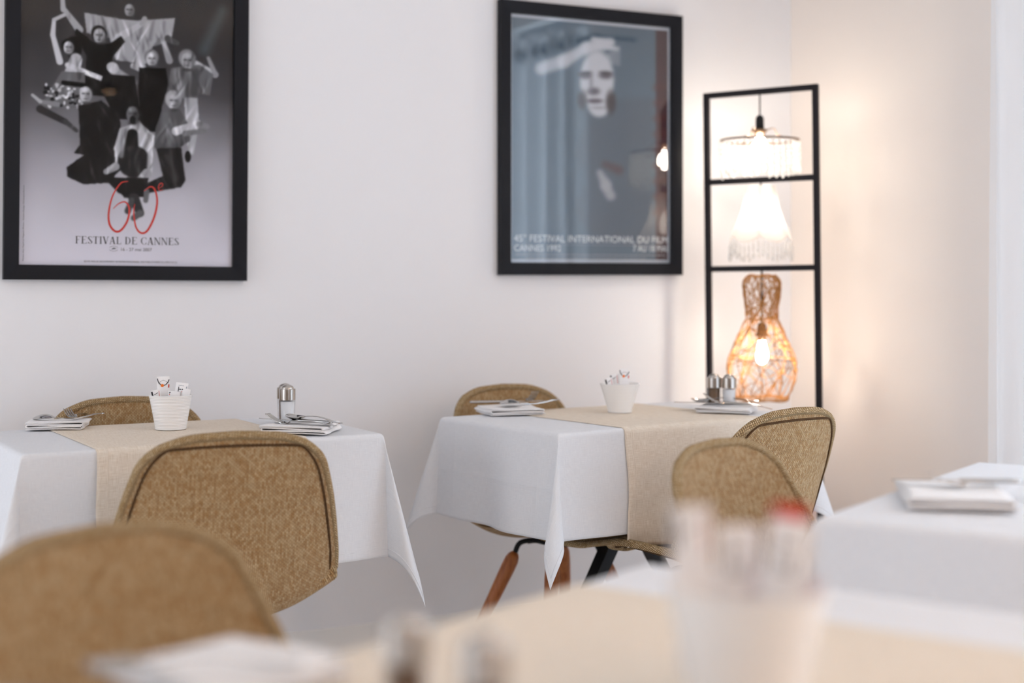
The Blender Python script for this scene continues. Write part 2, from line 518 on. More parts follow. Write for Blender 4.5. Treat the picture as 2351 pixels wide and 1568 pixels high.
# ------------------------------------------------------------------ chairs
def chair_shell():
    prof = catmull([Vector((0, y, z)) for y, z in [(.228, .414), (.210, .434), (.140, .440), (.035, .424), (-.05, .402), (-.118, .389), (-.168, .412),
                    (-.200, .490), (-.219, .590), (-.238, .670), (-.255, .742), (-.270, .805)]], 240)
    # arc-length param
    L = [0]
    for i in range(1, len(prof)): L.append(L[-1] + (prof[i] - prof[i - 1]).length)
    tot = L[-1]
    nt, ns = 96, 56
    ts = [0.5 - 0.5 * math.cos(math.pi * i / (nt - 1)) for i in range(nt)]
    ts = [.35 * t + .65 * (i / (nt - 1)) for i, t in enumerate(ts)]
    ys = [p.y for p in prof]; zs = [p.z for p in prof]
    S = [0, .05, .12, .25, .38, .46, .54, .62, .72, .82, .90, .96, 1.0]
    Wd = [.198, .210, .222, .238, .248, .254, .258, .254, .238, .218, .200, .187, .177]
    Cs = [0, .05, .15, .28, .40, .50, .60, .70, .80, .90, 1.0]
    Cv = [-.010, .004, .024, .042, .060, .076, .076, .064, .050, .040, .032]
    G, NRM, UV = [], [], []
    for t in ts:
        l = t * tot
        y = interp(l, L, ys); z = interp(l, L, zs)
        e = .004 * tot
        dy = interp(min(l + e, tot), L, ys) - interp(max(l - e, 0), L, ys); dz = interp(min(l + e, tot), L, zs) - interp(max(l - e, 0), L, zs)
        ln = math.hypot(dy, dz); dy /= ln; dz /= ln
        nrm = Vector((0, dz, -dy))       # towards the sitter: up on the seat, forward on the back
        w = interp(t, S, Wd)
        # rounded corners at both ends
        ra, rb = .085, .072
        da, db = l, tot - l
        if da < ra: w = w - .095 * (1 - math.sqrt(max(0, 1 - ((ra - da) / ra) ** 2)))
        if db < rb: w = w - .085 * (1 - math.sqrt(max(0, 1 - ((rb - db) / rb) ** 2)))
        c = interp(t, Cs, Cv)
        row, ur = [], []
        for j in range(ns + 1):
            s = -1 + 2 * j / ns
            x = w * s
            ref = max(w, .16)
            q = abs(x) / .235
            k = c * q ** 2.3
            # the top and front rim bow a little
            lift = 0
            p = Vector((x * (1 - .03 * (c / .086) * q ** 2), y, z)) + nrm * k
            if db < .12: p.z -= .012 * (abs(x) / .17) ** 2 * (1 - db / .12)
            if da < .10: p.y -= .018 * (abs(x) / .2) ** 2 * (1 - da / .10)
            row.append(p); ur.append((x, l))
        G.append(row); UV.append(ur)
    return G, UV
def shell_normals(G):
    n, m = len(G), len(G[0]); NN = []
    for i in range(n):
        r = []
        for j in range(m):
            a = G[min(i + 1, n - 1)][j] - G[max(i - 1, 0)][j]; c = G[i][min(j + 1, m - 1)] - G[i][max(j - 1, 0)]
            v = a.cross(c); v.normalize(); r.append(v)
        NN.append(r)
    return NN
def rim(G):
    n, m = len(G), len(G[0])
    idx = [(0, j) for j in range(m)] + [(i, m - 1) for i in range(1, n)] + [(n - 1, j) for j in range(m - 2, -1, -1)] + [(i, 0) for i in range(n - 2, 0, -1)]
    return idx
def make_chair(label, loc, rz, group):
    t = thing('shell_chair', label, 'chair', loc, rz, group)
    G, UV = chair_shell(); NN = shell_normals(G)
    th = .013
    n, m = len(G), len(G[0])
    B = [[G[i][j] - NN[i][j] * th for j in range(m)] for i in range(n)]
    b = MB()
    b.grid(G, UV); b.grid(B, UV, flip=True)
    idx = rim(G); K = len(idx)
    band = [[G[i][j] for i, j in idx] + [G[idx[0][0]][idx[0][1]]], [B[i][j] for i, j in idx] + [B[idx[0][0]][idx[0][1]]]]
    b.grid(band, [[(k * .004, 0) for k in range(K + 1)], [(k * .004, th) for k in range(K + 1)]], flip=True)
    sh = b.build('seat_shell', M_weave, t)
    # braided welt round the rim
    cen = Vector((0, -.05, .55))
    path = []
    for i, j in idx:
        gi, gj = min(max(i, 1), n - 2), min(max(j, 1), m - 2)
        outv = (G[i][j] - G[min(max(i, 3), n - 4)][min(max(j, 3), m - 4)])
        if outv.length > 1e-6: outv.normalize()
        path.append((G[i][j] + B[i][j]) / 2 + outv * .002 + NN[i][j] * .001)
    sm = []
    for k in range(K):
        sm.append(sum((path[(k + d) % K] for d in (-2, -1, 0, 1, 2)), Vector()) / 5)
    # resample evenly
    b = MB(); b.tube(sm, .0105, 10, closed=True); b.build('edge_piping', M_braid, t)
    # second seam line on the outside of the shell
    lo = 1
    while (B[lo][m // 2] - B[0][m // 2]).length < .015: lo += 1
    hi = n - 2
    while (B[hi][m // 2] - B[n - 1][m // 2]).length < .015: hi -= 1
    path = []
    for i, j in idx:
        ii = min(max(i, lo), hi); jj = min(max(j, 2), m - 3)
        path.append(B[ii][jj] - NN[ii][jj] * .0012)
    sm = path
    for _ in range(6): sm = [sum((sm[(k + d) % K] for d in (-2, -1, 0, 1, 2)), Vector()) / 5 for k in range(K)]
    b = MB(); b.tube(sm, .0028, 6, closed=True); b.build('back_seam', M_seam, t)
    # black steel cradle under the seat
    b = MB()
    legs = []
    for sx in (-1, 1):
        for sy in (-1, 1):
            c0 = Vector((sx * .03, -.01 + sy * .03, .376)); c1 = Vector((sx * .062, -.01 + sy * .060, .376))
            c2 = Vector((sx * .080, -.01 + sy * .078, .367)); c3 = Vector((sx * .089, -.01 + sy * .087, .340)); c4 = Vector((sx * .095, -.01 + sy * .093, .311))
            b.tube(catmull([c0, (c0 + c1) / 2, c1, c2, c3, c4], 20), .0075, 8)
            legs.append((c3, Vector((sx * .205, -.01 + sy * .200, 0))))
    b.box(-.055, .055, -.065, .045, .372, .384)
    b.tube([(-.062, .05, .376), (.062, .05, .376)], .006, 8); b.tube([(-.062, -.07, .372), (.062, -.07, .372)], .006, 8)
    b.build('steel_cradle', M_black, t)
    for c3, foot in legs:
        d = (foot - c3).normalized(); L = (foot - c3).length
        b = MB()
        st = [(-.004, .004), (.0, .011), (.008, .0165), (.022, .0205), (.05, .0212), (L * .5, .0175), (L - .001, .0120)]
        b.tube([c3 + d * s for s, r in st], [r for s, r in st], 14)
        lg = b.build('leg', M_wood, t)
        side = Vector((-math.copysign(1, d.x), 0, 0))
        for s in (.045, .105):
            b = MB(); p = c3 + d * s; rr = .0210 if s < .06 else .0203
            b.tube([p + side * (rr - .002), p + side * (rr + .0022)], .0042, 8)
            b.build('leg_screw', M_black, lg)
    return t

# ------------------------------------------------------------------ tables, cloths, runners
ZT = .75
def hang(p, r=.010):
    q = r * math.pi / 2
    if p <= 0: return 0, 0
    if p < q: return r * math.sin(p / r), r * (1 - math.cos(p / r))
    return r, r + p - q
def edge_samples(half, d, n_in, n_out):
    inn = np.linspace(-half, half, n_in)
    o = half + d * np.linspace(0, 1, n_out + 1)[1:] ** 1.25
    return np.concatenate([-o[::-1], inn, o])

class Cloth:
    def __init__(s, w, l, d, seed, M=.62, swirl=(0, 0, 0, 0), run=None):
        s.w, s.l, s.d, s.M, s.swirl, s.run = w, l, d, M, swirl, run
        r = random.Random(seed); s.ph = [r.uniform(0, 6.28) for _ in range(8)]; s.fr = [r.uniform(9, 15) for _ in range(4)]
    def side(s, k, a, half, p):
        """outward bulge of side k at position a along it, p down"""
        win = max(0, 1 - (a / half) ** 4)
        f = (p / s.d) ** 1.4
        return win * f * (.012 + .012 * math.sin(s.fr[k] * a + s.ph[k]) + .005 * math.sin(2.3 * s.fr[k] * a + s.ph[k + 4]))
    def pt(s, a, b, off=0.0):
        w2, l2 = s.w / 2, s.l / 2
        p, q = max(abs(a) - w2, 0), max(abs(b) - l2, 0)
        sa, sb = math.copysign(1, a), math.copysign(1, b)
        if p == 0 and q == 0:
            return Vector((a, b, off))
        if q == 0:
            h, z = hang(p); k = 0 if sa > 0 else 1
            h += .02 * p + s.side(k, b, l2, p) + off
            return Vector((sa * (w2 + h), b, -z + (off if p < .005 else off * .5)))
        if p == 0:
            h, z = hang(q); k = 2 if sb > 0 else 3
            h += .02 * q + s.side(k, a, w2, q) + off
            return Vector((a, sb * (l2 + h), -z + off * (.5 if q > .005 else 1)))
        rho = math.hypot(p, q); u = math.atan2(q, p) / (math.pi / 2)
        h, z = hang(rho)
        cs, sn = math.cos(u * math.pi / 2), math.sin(u * math.pi / 2)
        f = math.sin(math.pi * u) * s.M
        ci = (0 if sa > 0 else 1) + (0 if sb > 0 else 2)
        bias = s.swirl[ci]
        va, vb = f * (u + bias * math.sin(math.pi * u)), f * ((1 - u) - bias * math.sin(math.pi * u))
        # leaves face a along +eb, comes back to face b from +ea
        mag = math.hypot(va, vb)
        if mag > 1e-6: ca, cb = va / mag * math.sin(mag), vb / mag * math.sin(mag)
        else: ca = cb = 0
        hor = (h + .02 * rho)
        x = w2 + hor * cs + z * ca
        y = l2 + hor * sn + z * cb
        return Vector((sa * x, sb * y, -z * math.cos(mag)))
    def build(s, name, label, loc, rz):
        As = edge_samples(s.w / 2, s.d, 26, 44); Bs = edge_samples(s.l / 2, s.d, 20, 44)
        b = MB()
        b.grid([[s.pt(a, c) for a in As] for c in Bs], [[(a, c) for a in As] for c in Bs])
        o = b.build(name, M_cloth, loc=loc, rot=(0, 0, rz))
        sm = o.modifiers.new('thickness', 'SOLIDIFY'); sm.thickness = .0012; sm.offset = 1
        # hem seam a finger's width above the cut edge
        A0, B0 = s.w / 2 + s.d - .020, s.l / 2 + s.d - .020
        path = [(t, -B0) for t in np.linspace(-A0, A0, 120)] + [(A0, t) for t in np.linspace(-B0, B0, 100)][1:] + [(t, B0) for t in np.linspace(A0, -A0, 120)][1:] + [(-A0, t) for t in np.linspace(B0, -B0, 100)][1:-1]
        b = MB(); b.tube([s.pt(a, c) for a, c in path], .0013, 5, closed=True); b.build('hem', M_cloth, o)
        return tag(o, label, 'tablecloth', 'white cloths on the tables')
    def runner(s, name, label, x0, x1, dr, loc, rz, seed):
        As = np.linspace(x0, x1, 60); L = s.l / 2
        o = dr * np.linspace(0, 1, 31)[1:]
        Bs = np.concatenate([-(L + o[::-1]), np.linspace(-L, L, 24), L + o])
        r = random.Random(seed); p1, p2, p3 = r.uniform(0, 6), r.uniform(0, 6), r.uniform(0, 6)
        P, UV = [], []
        for c in Bs:
            row = []
            q = max(abs(c) - L, 0)
            for a in As:
                v = s.pt(a, math.copysign(min(abs(c), L + s.d), c), .0028)
                if q > 0:
                    f = min(q / dr, 1)
                    wv = .010 + .010 * math.sin(14 * a + p1 + 2 * f) + .005 * math.sin(33 * a + p2 + 3 * f)
                    v.y += math.copysign(max(wv, .0015) * f ** 1.1, c)
                    if q > s.d: v.z -= q - s.d
                    v.x += .010 * f * math.sin(6 * f + p3) * (a - (x0 + x1) / 2) / ((x1 - x0) / 2)
                row.append(v)
            P.append(row); UV.append([(a, c) for a in As])
        b = MB(); b.grid(P, UV)
        ob = b.build(name, M_runner, loc=loc, rot=(0, 0, rz))
        sm = ob.modifiers.new('thickness', 'SOLIDIFY'); sm.thickness = .0016; sm.offset = 0
        tag(ob, label, 'table runner', 'beige runners across the tables')
        # stitched hem along both long edges
        for xe, sg in ((x0 + .022, 1), (x1 - .022, -1)):
            b = MB(); pa = []
            j = int(np.argmin(abs(As - xe)))
            for row in P: pa.append(row[j])
            path = []
            for i, p in enumerate(pa):
                t = (pa[min(i + 1, len(pa) - 1)] - pa[max(i - 1, 0)]); nrm = Vector((1, 0, 0)).cross(t).normalized()
                path.append(p + nrm * .0007)
            b.tube(path, .0006, 5); b.build('hem_stitch', M_runner, ob)
        return ob

def table(label, loc, rz, w, l):
    t = thing('dining_table', label, 'table', (loc.x, loc.y, 0), rz, 'cloth-covered dining tables')
    b = MB(); b.box(-w / 2 + .002, w / 2 - .002, -l / 2 + .002, l / 2 - .002, .720, .7465)
    b.build('tabletop', M_tabletop, t, smooth=False, bevel=.004)
    b = MB()
    iw, il = w / 2 - .05, l / 2 - .05
    b.box(-iw, iw, -il, -il + .02, .665, .7195); b.box(-iw, iw, il - .02, il, .665, .7195)
    b.box(-iw, -iw + .02, -il, il, .665, .7195); b.box(iw - .02, iw, -il, il, .665, .7195)
    b.build('apron', M_black, t, smooth=False)
    for sx in (-1, 1):
        b = MB(); P = []
        for z, hw in ((.012, .018), (.36, .021), (.7195, .022)):
            cx = .045 + sx * (-.28 + .44 * (z / .7195)); cy = .024 + sx * .026
            P.append([(cx - hw, cy - hw, z), (cx + hw, cy - hw, z), (cx + hw, cy + hw, z), (cx - hw, cy + hw, z)])
        b.grid(P, closed_u=True)
        b.face([0, 3, 2, 1]); b.face([8, 9, 10, 11])
        b.build('leg', M_black, t, smooth=False)
        b = MB(); b.box(.045 - sx * .272 - .02, .045 - sx * .272 + .02, -l / 2 + .04, l / 2 - .04, 0, .012)
        b.build('foot_bar', M_black, t, smooth=False, bevel=.003)
    return t

def place_table(corner, lx, ly, yaw, w, l, labels, d=.25, dr=.31, run=(-.27, .23), M=.62, seed=1, swirl=(0, 0, 0, 0)):
    """corner = room point of local corner (lx*w/2, ly*l/2)"""
    c, s_ = math.cos(yaw), math.sin(yaw)
    x, y = lx * w / 2, ly * l / 2
    cen = Vector((corner.x - (x * c - y * s_), corner.y - (x * s_ + y * c), 0))
    table(labels[0], cen, yaw, w, l)
    top = (cen.x, cen.y, ZT - .0025)
    cl = Cloth(w, l, d, seed, M, swirl)
    cl.build('tablecloth', labels[1], top, yaw)
    if run: cl.runner('table_runner', labels[2], run[0], run[1], dr, top, yaw, seed + 20)
    def loc(px, py, dz=0): return None
    return cen, yaw
T1 = place_table(at_h(57, 1040, ZT), -1, -1, R(2.0), .86, .52,
    ('dining table on dark legs below the poster of leaping people', 'white tablecloth under the crossing pepper and salt pair, below the poster of leaping people',
     'beige linen runner under the ribbed pot with the orange-dotted packet'), d=.312, run=(-.275, .235), seed=3, swirl=(.1, -.1, -.2, .1), M=.40)
T2 = place_table(at_h(1283, 993, ZT), -1, -1, R(8.5), .86, .52,
    ('dining table on dark splayed legs in front of the lamp stand', 'white tablecloth hanging in a sharp pointed pleat, nearest the lamp stand',
     'beige linen runner hanging beside the brown shell chair, on the table near the lamp stand'), d=.275, run=(-.225, .275), seed=11, swirl=(0, 0, .15, .02), M=.42)
T3 = place_table(at_h(1490, 1294, ZT), 1, 1, R(25.6), .86, .90,
    ('dining table closest to the camera, under blurred white cloth', 'white tablecloth blurred in the foreground, closest to the camera',
     'pale beige runner blurred in the foreground under the big pot'), d=.25, run=(-.38, .26), seed=21)
T4 = place_table(at_h(1890, 1186, ZT), -1, 1, R(28.5), .86, .70,
    ('dining table by the curtain, at the right edge of the photo', 'white tablecloth with grey shaded hang, by the curtain at the right edge',
     None), d=.25, run=None, seed=31)

# ------------------------------------------------------------------ chairs in place
ZTOP = .808
def chair_spot(px, Z, yaw):
    p = at_z(px, 0, Z)
    back = Vector((-.270 * -math.sin(yaw), -.270 * math.cos(yaw)))
    return (p.x - back.x, p.y - back.y, 0)
GC = 'woven shell chairs on wooden legs'
y = R(-7); c1 = make_chair('brown woven shell chair seen from behind, at the table below the poster of leaping people', chair_spot(540, 3.14, y), y, GC)
y = R(182); dup(c1, chair_spot(284, 4.03, y), y, 'woven shell chair between the poster wall and the table with the orange-dotted packet')
y = R(14); dup(c1, chair_spot(1826, 3.70, y), y, 'tan woven shell chair seen from behind in front of the rattan lamp')
y = R(190); dup(c1, chair_spot(1156, 4.49, y), y, 'woven shell chair against the wall between the two posters, legs showing below the cloth')
y = R(203); dup(c1, chair_spot(1645, 2.98, y), y, 'pale blurred shell chair turned to the right, behind the big foreground pot')
y = R(198); dup(c1, chair_spot(232, 1.96, y), y, 'orange-brown blurred shell chair in the lower left corner of the photo')

# ------------------------------------------------------------------ tableware
def lathe_obj(name, prof, m, parent, n=40):
    b = MB(); b.lathe(prof, n); return b.build(name, m, parent)
def pot(label, loc, rt, rb, h, rib, group):
    t = thing('ribbed_pot', label, 'pot', loc, 0, group)
    prof = [(.001, .003), (rb * .9, .003), (rb * .97, .0), (rb, .002)]
    n = 90
    for i in range(n + 1):
        u = i / n; r = rb + (rt - rb) * (u ** 1.15)
        w = rib * (math.sin(u * n * math.pi / 2.1) + .6 * math.sin(u * n * math.pi / 5.3))
        prof.append((r + w, .002 + (h - .004) * u))
    prof += [(rt + .0008, h - .001), (rt - .0015, h), (rt - .0035, h - .001), (rt - .005, h - .006), (rb - .003, .008), (.001, .007)]
    b = MB(); b.lathe(prof, 56); b.build('pot_body', M_china, t)
    return t
def packet(label, loc, rot, w, h, style, group):
    """small pillow packet of printed paper, standing; local x across, z up"""
    b = MB()
    nx, nz = 12, 18
    for sgn in (1, -1):
        P = []
        for i in range(nz + 1):
            v = i / nz; row = []
            for j in range(nx + 1):
                u = j / nx
                th = .0035 * (math.sin(math.pi * u) * min(1, 5 * v, 5 * (1 - v))) ** .6 + .0003
                curl = .006 * math.sin(v * 2.4)
                row.append(((u - .5) * w, sgn * -th + curl * (1 if style != 'b' else -1), v * h))
            P.append(row)
        b.grid(P, flip=(sgn < 0))
    def pp(u, v, o=.0004):
        th = .0035 * (max(math.sin(math.pi * u), 0) * min(1, 5 * v, 5 * (1 - v))) ** .6 + .0003
        return ((u - .5) * w, -th - o + .006 * math.sin(v * 2.4) * (1 if style != 'b' else -1), v * h)
    def ribbon(pts, wd, m):
        for (u0, v0), (u1, v1) in zip(pts[:-1], pts[1:]):
            du, dv = (u1 - u0) * w, (v1 - v0) * h; ln = math.hypot(du, dv) or 1
            nu, nv = -dv / ln * wd / w / 2, du / ln * wd / h / 2
            b.poly([pp(u0 - nu, v0 - nv), pp(u1 - nu, v1 - nv), pp(u1 + nu, v1 + nv), pp(u0 + nu, v0 + nv)], m)
    if style == 'a':      # black swoosh, orange sun
        ribbon([(.04, .96), (.12, .88), (.3, .825), (.5, .81), (.7, .825), (.88, .88), (.96, .93)], .0022, 1)
        ribbon([(.12, .85), (.3, .90), (.5, .92), (.7, .90), (.9, .86)], .0007, 1)
        b.poly([pp(.42 + .13 * math.cos(a), .81 + .13 * w / h * math.sin(a), .0008) for a in np.linspace(0, 2 * math.pi, 20, endpoint=False)], 2)
        ribbon([(.9, .76), (.93, .83)], .003, 3)
    elif style == 'b':    # letters standing sideways
        for k, u in enumerate((.30, .52)):
            pass
        ribbon([(.28, .84), (.62, .84)], .0022, 1); ribbon([(.30, .78), (.30, .90)], .0022, 1)      # T on its side
        ribbon([(.28, .67), (.62, .67)], .0018, 1); ribbon([(.28, .67), (.28, .755)], .0018, 1); ribbon([(.45, .67), (.45, .74)], .0018, 1); ribbon([(.62, .67), (.62, .755)], .0018, 1)  # E
        ribbon([(.25, .93), (.7, .93)], .0010, 4); ribbon([(.9, .7), (.9, .92)], .0020, 4)
    elif style == 'c':    # red and black band on a folded corner
        ribbon([(.1, .95), (.9, .78)], .004, 1); ribbon([(.1, .88), (.9, .70)], .003, 3)
        ribbon([(.2, .3), (.8, .2)], .0015, 3)
    else:
        ribbon([(.10, .96), (.14, .75)], .004, 1); ribbon([(.85, .95), (.8, .7)], .0012, 3); ribbon([(.3, .85), (.7, .90)], .0014, 1)
    o = b.build('sugar_packet', [M_paper, M_ink, M_orange, M_red, M_grey], loc=loc, rot=rot)
    o.rotation_mode = 'XYZ'
    return tag(o, label, 'packet', group)
CAMZ = -TH     # faces the camera
def packets(base, h, spec, group):
    right = Vector((CT, -ST, 0))
    fwd = Vector((ST, CT, 0))
    for dx, dy, dz, w, hh, tilt, lean, yaw, style, lab in spec:
        p = Vector(base) + right * dx + fwd * dy + Vector((0, 0, dz))
        packet(lab, p, (R(lean), R(tilt), CAMZ + R(yaw)), w, hh, style, group)
GP = 'ribbed pots on the tables'
p1 = at_h(392, 987, ZT); p1.z = ZT + .0022
pot('white ribbed pot holding the packet with an orange dot, on the left table', p1, .0545, .0395, .088, .0003, GP)
G1 = 'sugar packets in the pot on the left table'
packets(p1, .088, [
    (-.017, .004, .012, .032, .122, -2, -3, 8, 'a', 'white sugar packet with black swoosh and orange dot'),
    (.016, .010, .012, .034, .106, 6, -4, -10, 'b', 'white sugar packet with black letters standing sideways'),
    (-.023, -.012, .022, .024, .080, -9, -2, 20, 'd', 'short sugar packet with a black edge, left of the orange-dotted one'),
    (.022, -.008, .022, .026, .084, 12, -2, -14, 'c', 'tilted sugar packet with red and black bands, rightmost in its pot'),
    (.004, -.018, .020, .030, .078, 6, -3, 5, 'c', 'sugar packet with a red band low in front of the lettered one')], G1)
p2 = at_h(1423, 948, ZT); p2.z = ZT + .0022
pot('smooth white pot with three packets on the table in front of the lamp stand', p2, .0570, .0345, .083, .00012, GP)
G2 = 'sugar packets in the pot near the lamp stand'
packets(p2, .083, [
    (-.016, 0, .016, .022, .084, -11, -2, 12, 'd', 'small cream packet leaning left in the pot near the lamp stand'),
    (-.003, .008, .016, .024, .094, -9, -2, -10, 'd', 'pale blue-grey packet leaning in the middle of the pot near the lamp stand'),
    (.012, .006, .012, .030, .112, 2, -2, 10, 'a', 'tallest white packet with a black squiggle in the pot near the lamp stand')], G2)
p3 = at_z(1715, 0, 1.345); p3.z = ZT + .0022
pot('large white pot blurred in the foreground at lower right', p3, .073, .052, .112, .0004, GP)
G3 = 'packets in the big foreground pot'
packets(p3, .112, [
    (-.043, 0, .030, .038, .152, -3, -2, 0, 'd', 'blurred white packet at the left of the big foreground pot'),
    (-.008, .02, .030, .040, .132, 2, -3, 8, 'b', 'blurred packet in the middle of the big foreground pot'),
    (.022, .0, .030, .040, .142, 8, -3, -8, 'b', 'blurred white packet right of the middle in the big foreground pot')], G3)
o = packet('blurred red sugar packet at the right of the big foreground pot', p3 + Vector((CT, -ST, 0)) * .030 + Vector((ST, CT, 0)) * .022 + Vector((0, 0, .03)), (R(-4), R(6), CAMZ), .034, .150, 'd', G3)
o.data.materials[0] = M_red

def shaker(label, loc, kind, cap_h=.029, group='salt and pepper shakers', h=.104, proto=None):
    t = thing('salt_shaker' if kind == 'salt' else 'pepper_shaker', label, 'shaker', loc, 0, group)
    hb = h - cap_h - .011
    r0, r1 = .0185, .0203
    lathe_obj('glass_body', [(.001, .0), (r0 - .001, .0), (r0, .002), (r0 + .0005, .012), (r1, hb), (r1 - .002, hb + .001)], M_shaker, t)
    if kind == 'salt':
        lathe_obj('salt_fill', [(.001, .005), (r0 - .002, .005), (r1 - .0022, hb - .005), (.001, hb - .003)], M_salt, t)
    else:
        lathe_obj('pepper_fill', [(.001, .005), (r0 - .006, .005), (r0 - .0035, .010), (r1 - .0045, hb - .002), (.001, hb - .001)], M_pepper, t)
    R1 = .0212
    b = MB(); zc = hb + cap_h
    b.lathe([(R1 - .003, hb - .001), (R1 - .0006, hb - .001)], 40); b.lathe([(R1 - .0006, hb - .001), (R1, hb - .0002)], 40)
    b.lathe([(R1, hb - .0002), (R1, zc - .001)], 40); b.lathe([(R1, zc - .001), (R1 - .0006, zc)], 40); b.lathe([(R1 - .0006, zc), (R1 - .0042, zc + .0005)], 40)
    cp = b.build('steel_cap', M_steel, t)
    b = MB(); R2 = R1 - .0042; dome = []
    for i in range(10):
        a = i / 9 * math.pi / 2
        dome.append((max(R2 * math.cos(a), .0003), hb + cap_h + .0005 + .0105 * math.sin(a)))
    b.lathe(dome, 36); b.build('cap_dome', M_steel, cp)
    b = MB()
    for k in range(3):
        b.tube([(-.003 + .003 * k, 0, hb + cap_h + .0108), (-.003 + .003 * k, 0, hb + cap_h + .0114)], .0006, 6)
    b.build('shake_hole', M_ink, cp)
    return t
def on(px, py, dz=.0): 
    p = at_h(px, py, ZT); p.z = ZT + dz; return p
a = on(660, 975, .0022); shaker('salt shaker with brushed steel cap, in front on the left table', a, 'salt')
shaker('pepper shaker half hidden behind the salt, on the left table', a + Vector((CT, -ST, 0)) * -.0135 + Vector((ST, CT, 0)) * .045, 'pepper')
a = on(1674, 942, .0); a.z = ZT + .0022
shaker('salt shaker with steel cap beside the rattan lamp', a, 'salt')
shaker('brown pepper shaker with steel cap in front of the lamp stand post', a + Vector((CT, -ST, 0)) * -.041 + Vector((ST, CT, 0)) * .016, 'pepper')
a = at_z(932, 0, 1.27); a.z = ZT + .0022; shaker('blurred pepper shaker in the foreground, further from the big pot', a, 'pepper')
a = at_z(1112, 0, 1.20); a.z = ZT + .0022; shaker('blurred pepper shaker in the foreground, closer to the big pot', a, 'pepper')

def napkin(label, loc, rz, w, l, layers, seed, th=.0030, gap=.0022):
    """a napkin folded over and over, edge loops at its sides; local x across the loops"""
    r = random.Random(seed)
    path = []
    pitch = th + gap
    for k in range(layers):
        x0, x1 = (-w / 2, w / 2) if k % 2 == 0 else (w / 2, -w / 2)
        ins = r.uniform(-.004, .004)
        n = 14
        for i in range(n + 1):
            u = i / n
            x = x0 + (x1 - x0) * u
            path.append((x + ins, th / 2 + pitch * k + .0012 * math.sin(3 * u + k)))
        if k < layers - 1:
            s = math.copysign(1, x1)
            for q in (1, 2, 3):
                ang = -math.pi / 2 + math.pi * q / 4
                path.append((x1 + s * pitch * .75 * math.cos(ang) + ins, th / 2 + pitch * (k + .5) + pitch / 2 * math.sin(ang)))
    # ribbon with thickness, rounded ends
    b = MB(); top, bot = [], []
    for i, (x, z) in enumerate(path):
        xa, za = path[max(i - 1, 0)]; xb, zb = path[min(i + 1, len(path) - 1)]
        dx, dz = xb - xa, zb - za; ln = math.hypot(dx, dz) or 1
        nx, nz = -dz / ln * th / 2, dx / ln * th / 2
        top.append((x + nx, z + nz)); bot.append((x - nx, z - nz))
    ring = top + bot[::-1]
    ny = 24; P, UV = [], []
    for j in range(ny + 1):
        v = j / ny
        y = (v - .5) * l
        rd = 1 - .03 * (abs(2 * v - 1) ** 6)
        row = []
        for k, (x, z) in enumerate(ring):
            zz = z * rd
            row.append((x + .006 * math.sin(2.2 * v + seed) + .0015 * math.sin(9 * v + z * 300), y + .003 * math.sin(z * 500 + seed), max(zz + .0035 * (z / .02) * math.sin(math.pi * v * 1.3 + x * 12 + seed), .0)))
        P.append(row); UV.append([(x, y + z * 3) for x, z in ring])
    b.grid(P, UV, closed_u=True)
    nr = len(ring)
    for base, fl in ((0, False), (ny * nr, True)):
        half = len(top)
        for i in range(half - 1):
            q = [base + i, base + i + 1, base + nr - 2 - i, base + nr - 1 - i]
            b.face(q if fl else q[::-1])
    o = b.build('folded_napkin', M_napkin, loc=loc, rot=(0, 0, rz))
    return tag(o, label, 'napkin', 'folded napkins on the tables')

def strip(b, path, widths, cups, th=.0016, ns=8):
    """flat sheet-metal strip along path (local y,z), width per point, cupped across"""
    G, H = [], []
    for (y, z), w, c in zip(path, widths, cups):
        G.append([Vector((w * s, y, z + c * (abs(s) ** 2))) for s in np.linspace(-1, 1, ns + 1)])
    NNs = shell_normals(G)
    H = [[G[i][j] - NNs[i][j] * th for j in range(ns + 1)] for i in range(len(G))]
    b.grid(G); b.grid(H, flip=True)
    n = len(G)
    idx = rim(G)
    b.grid([[G[i][j] for i, j in idx] + [G[0][0]], [H[i][j] for i, j in idx] + [H[0][0]]], flip=True)
def handle_pts(y0, y1, z0, n=14):
    return [(y0 + (y1 - y0) * i / n, z0 + .004 * math.sin(math.pi * i / n)) for i in range(n + 1)]
def spoon_mesh():
    b = MB(); path, wd, cp = [], [], []
    for i in range(27):                       # bowl, tip first
        u = i / 26; y = .097 - .058 * u
        w = .0205 * math.sqrt(max(1 - (2 * u - 1) ** 2, 0)) * (1 + .10 * (1 - 2 * u)) + .0022
        path.append((y, .002 + .004 * (2 * u - 1) ** 4 - .0075 * math.sin(math.pi * u))); wd.append(w); cp.append(.0085 * math.sin(math.pi * u))
    for i in range(1, 19):
        u = i / 18; y = .039 - .135 * u
        path.append((y, .006 + .006 * math.sin(math.pi * min(u * 1.2, 1)) - .004 * u)); wd.append(.0024 + .0046 * u ** 1.4); cp.append(-.0006)
    path.append((-.0985, .0015)); wd.append(.004); cp.append(0)
    strip(b, path, wd, cp)
    return b
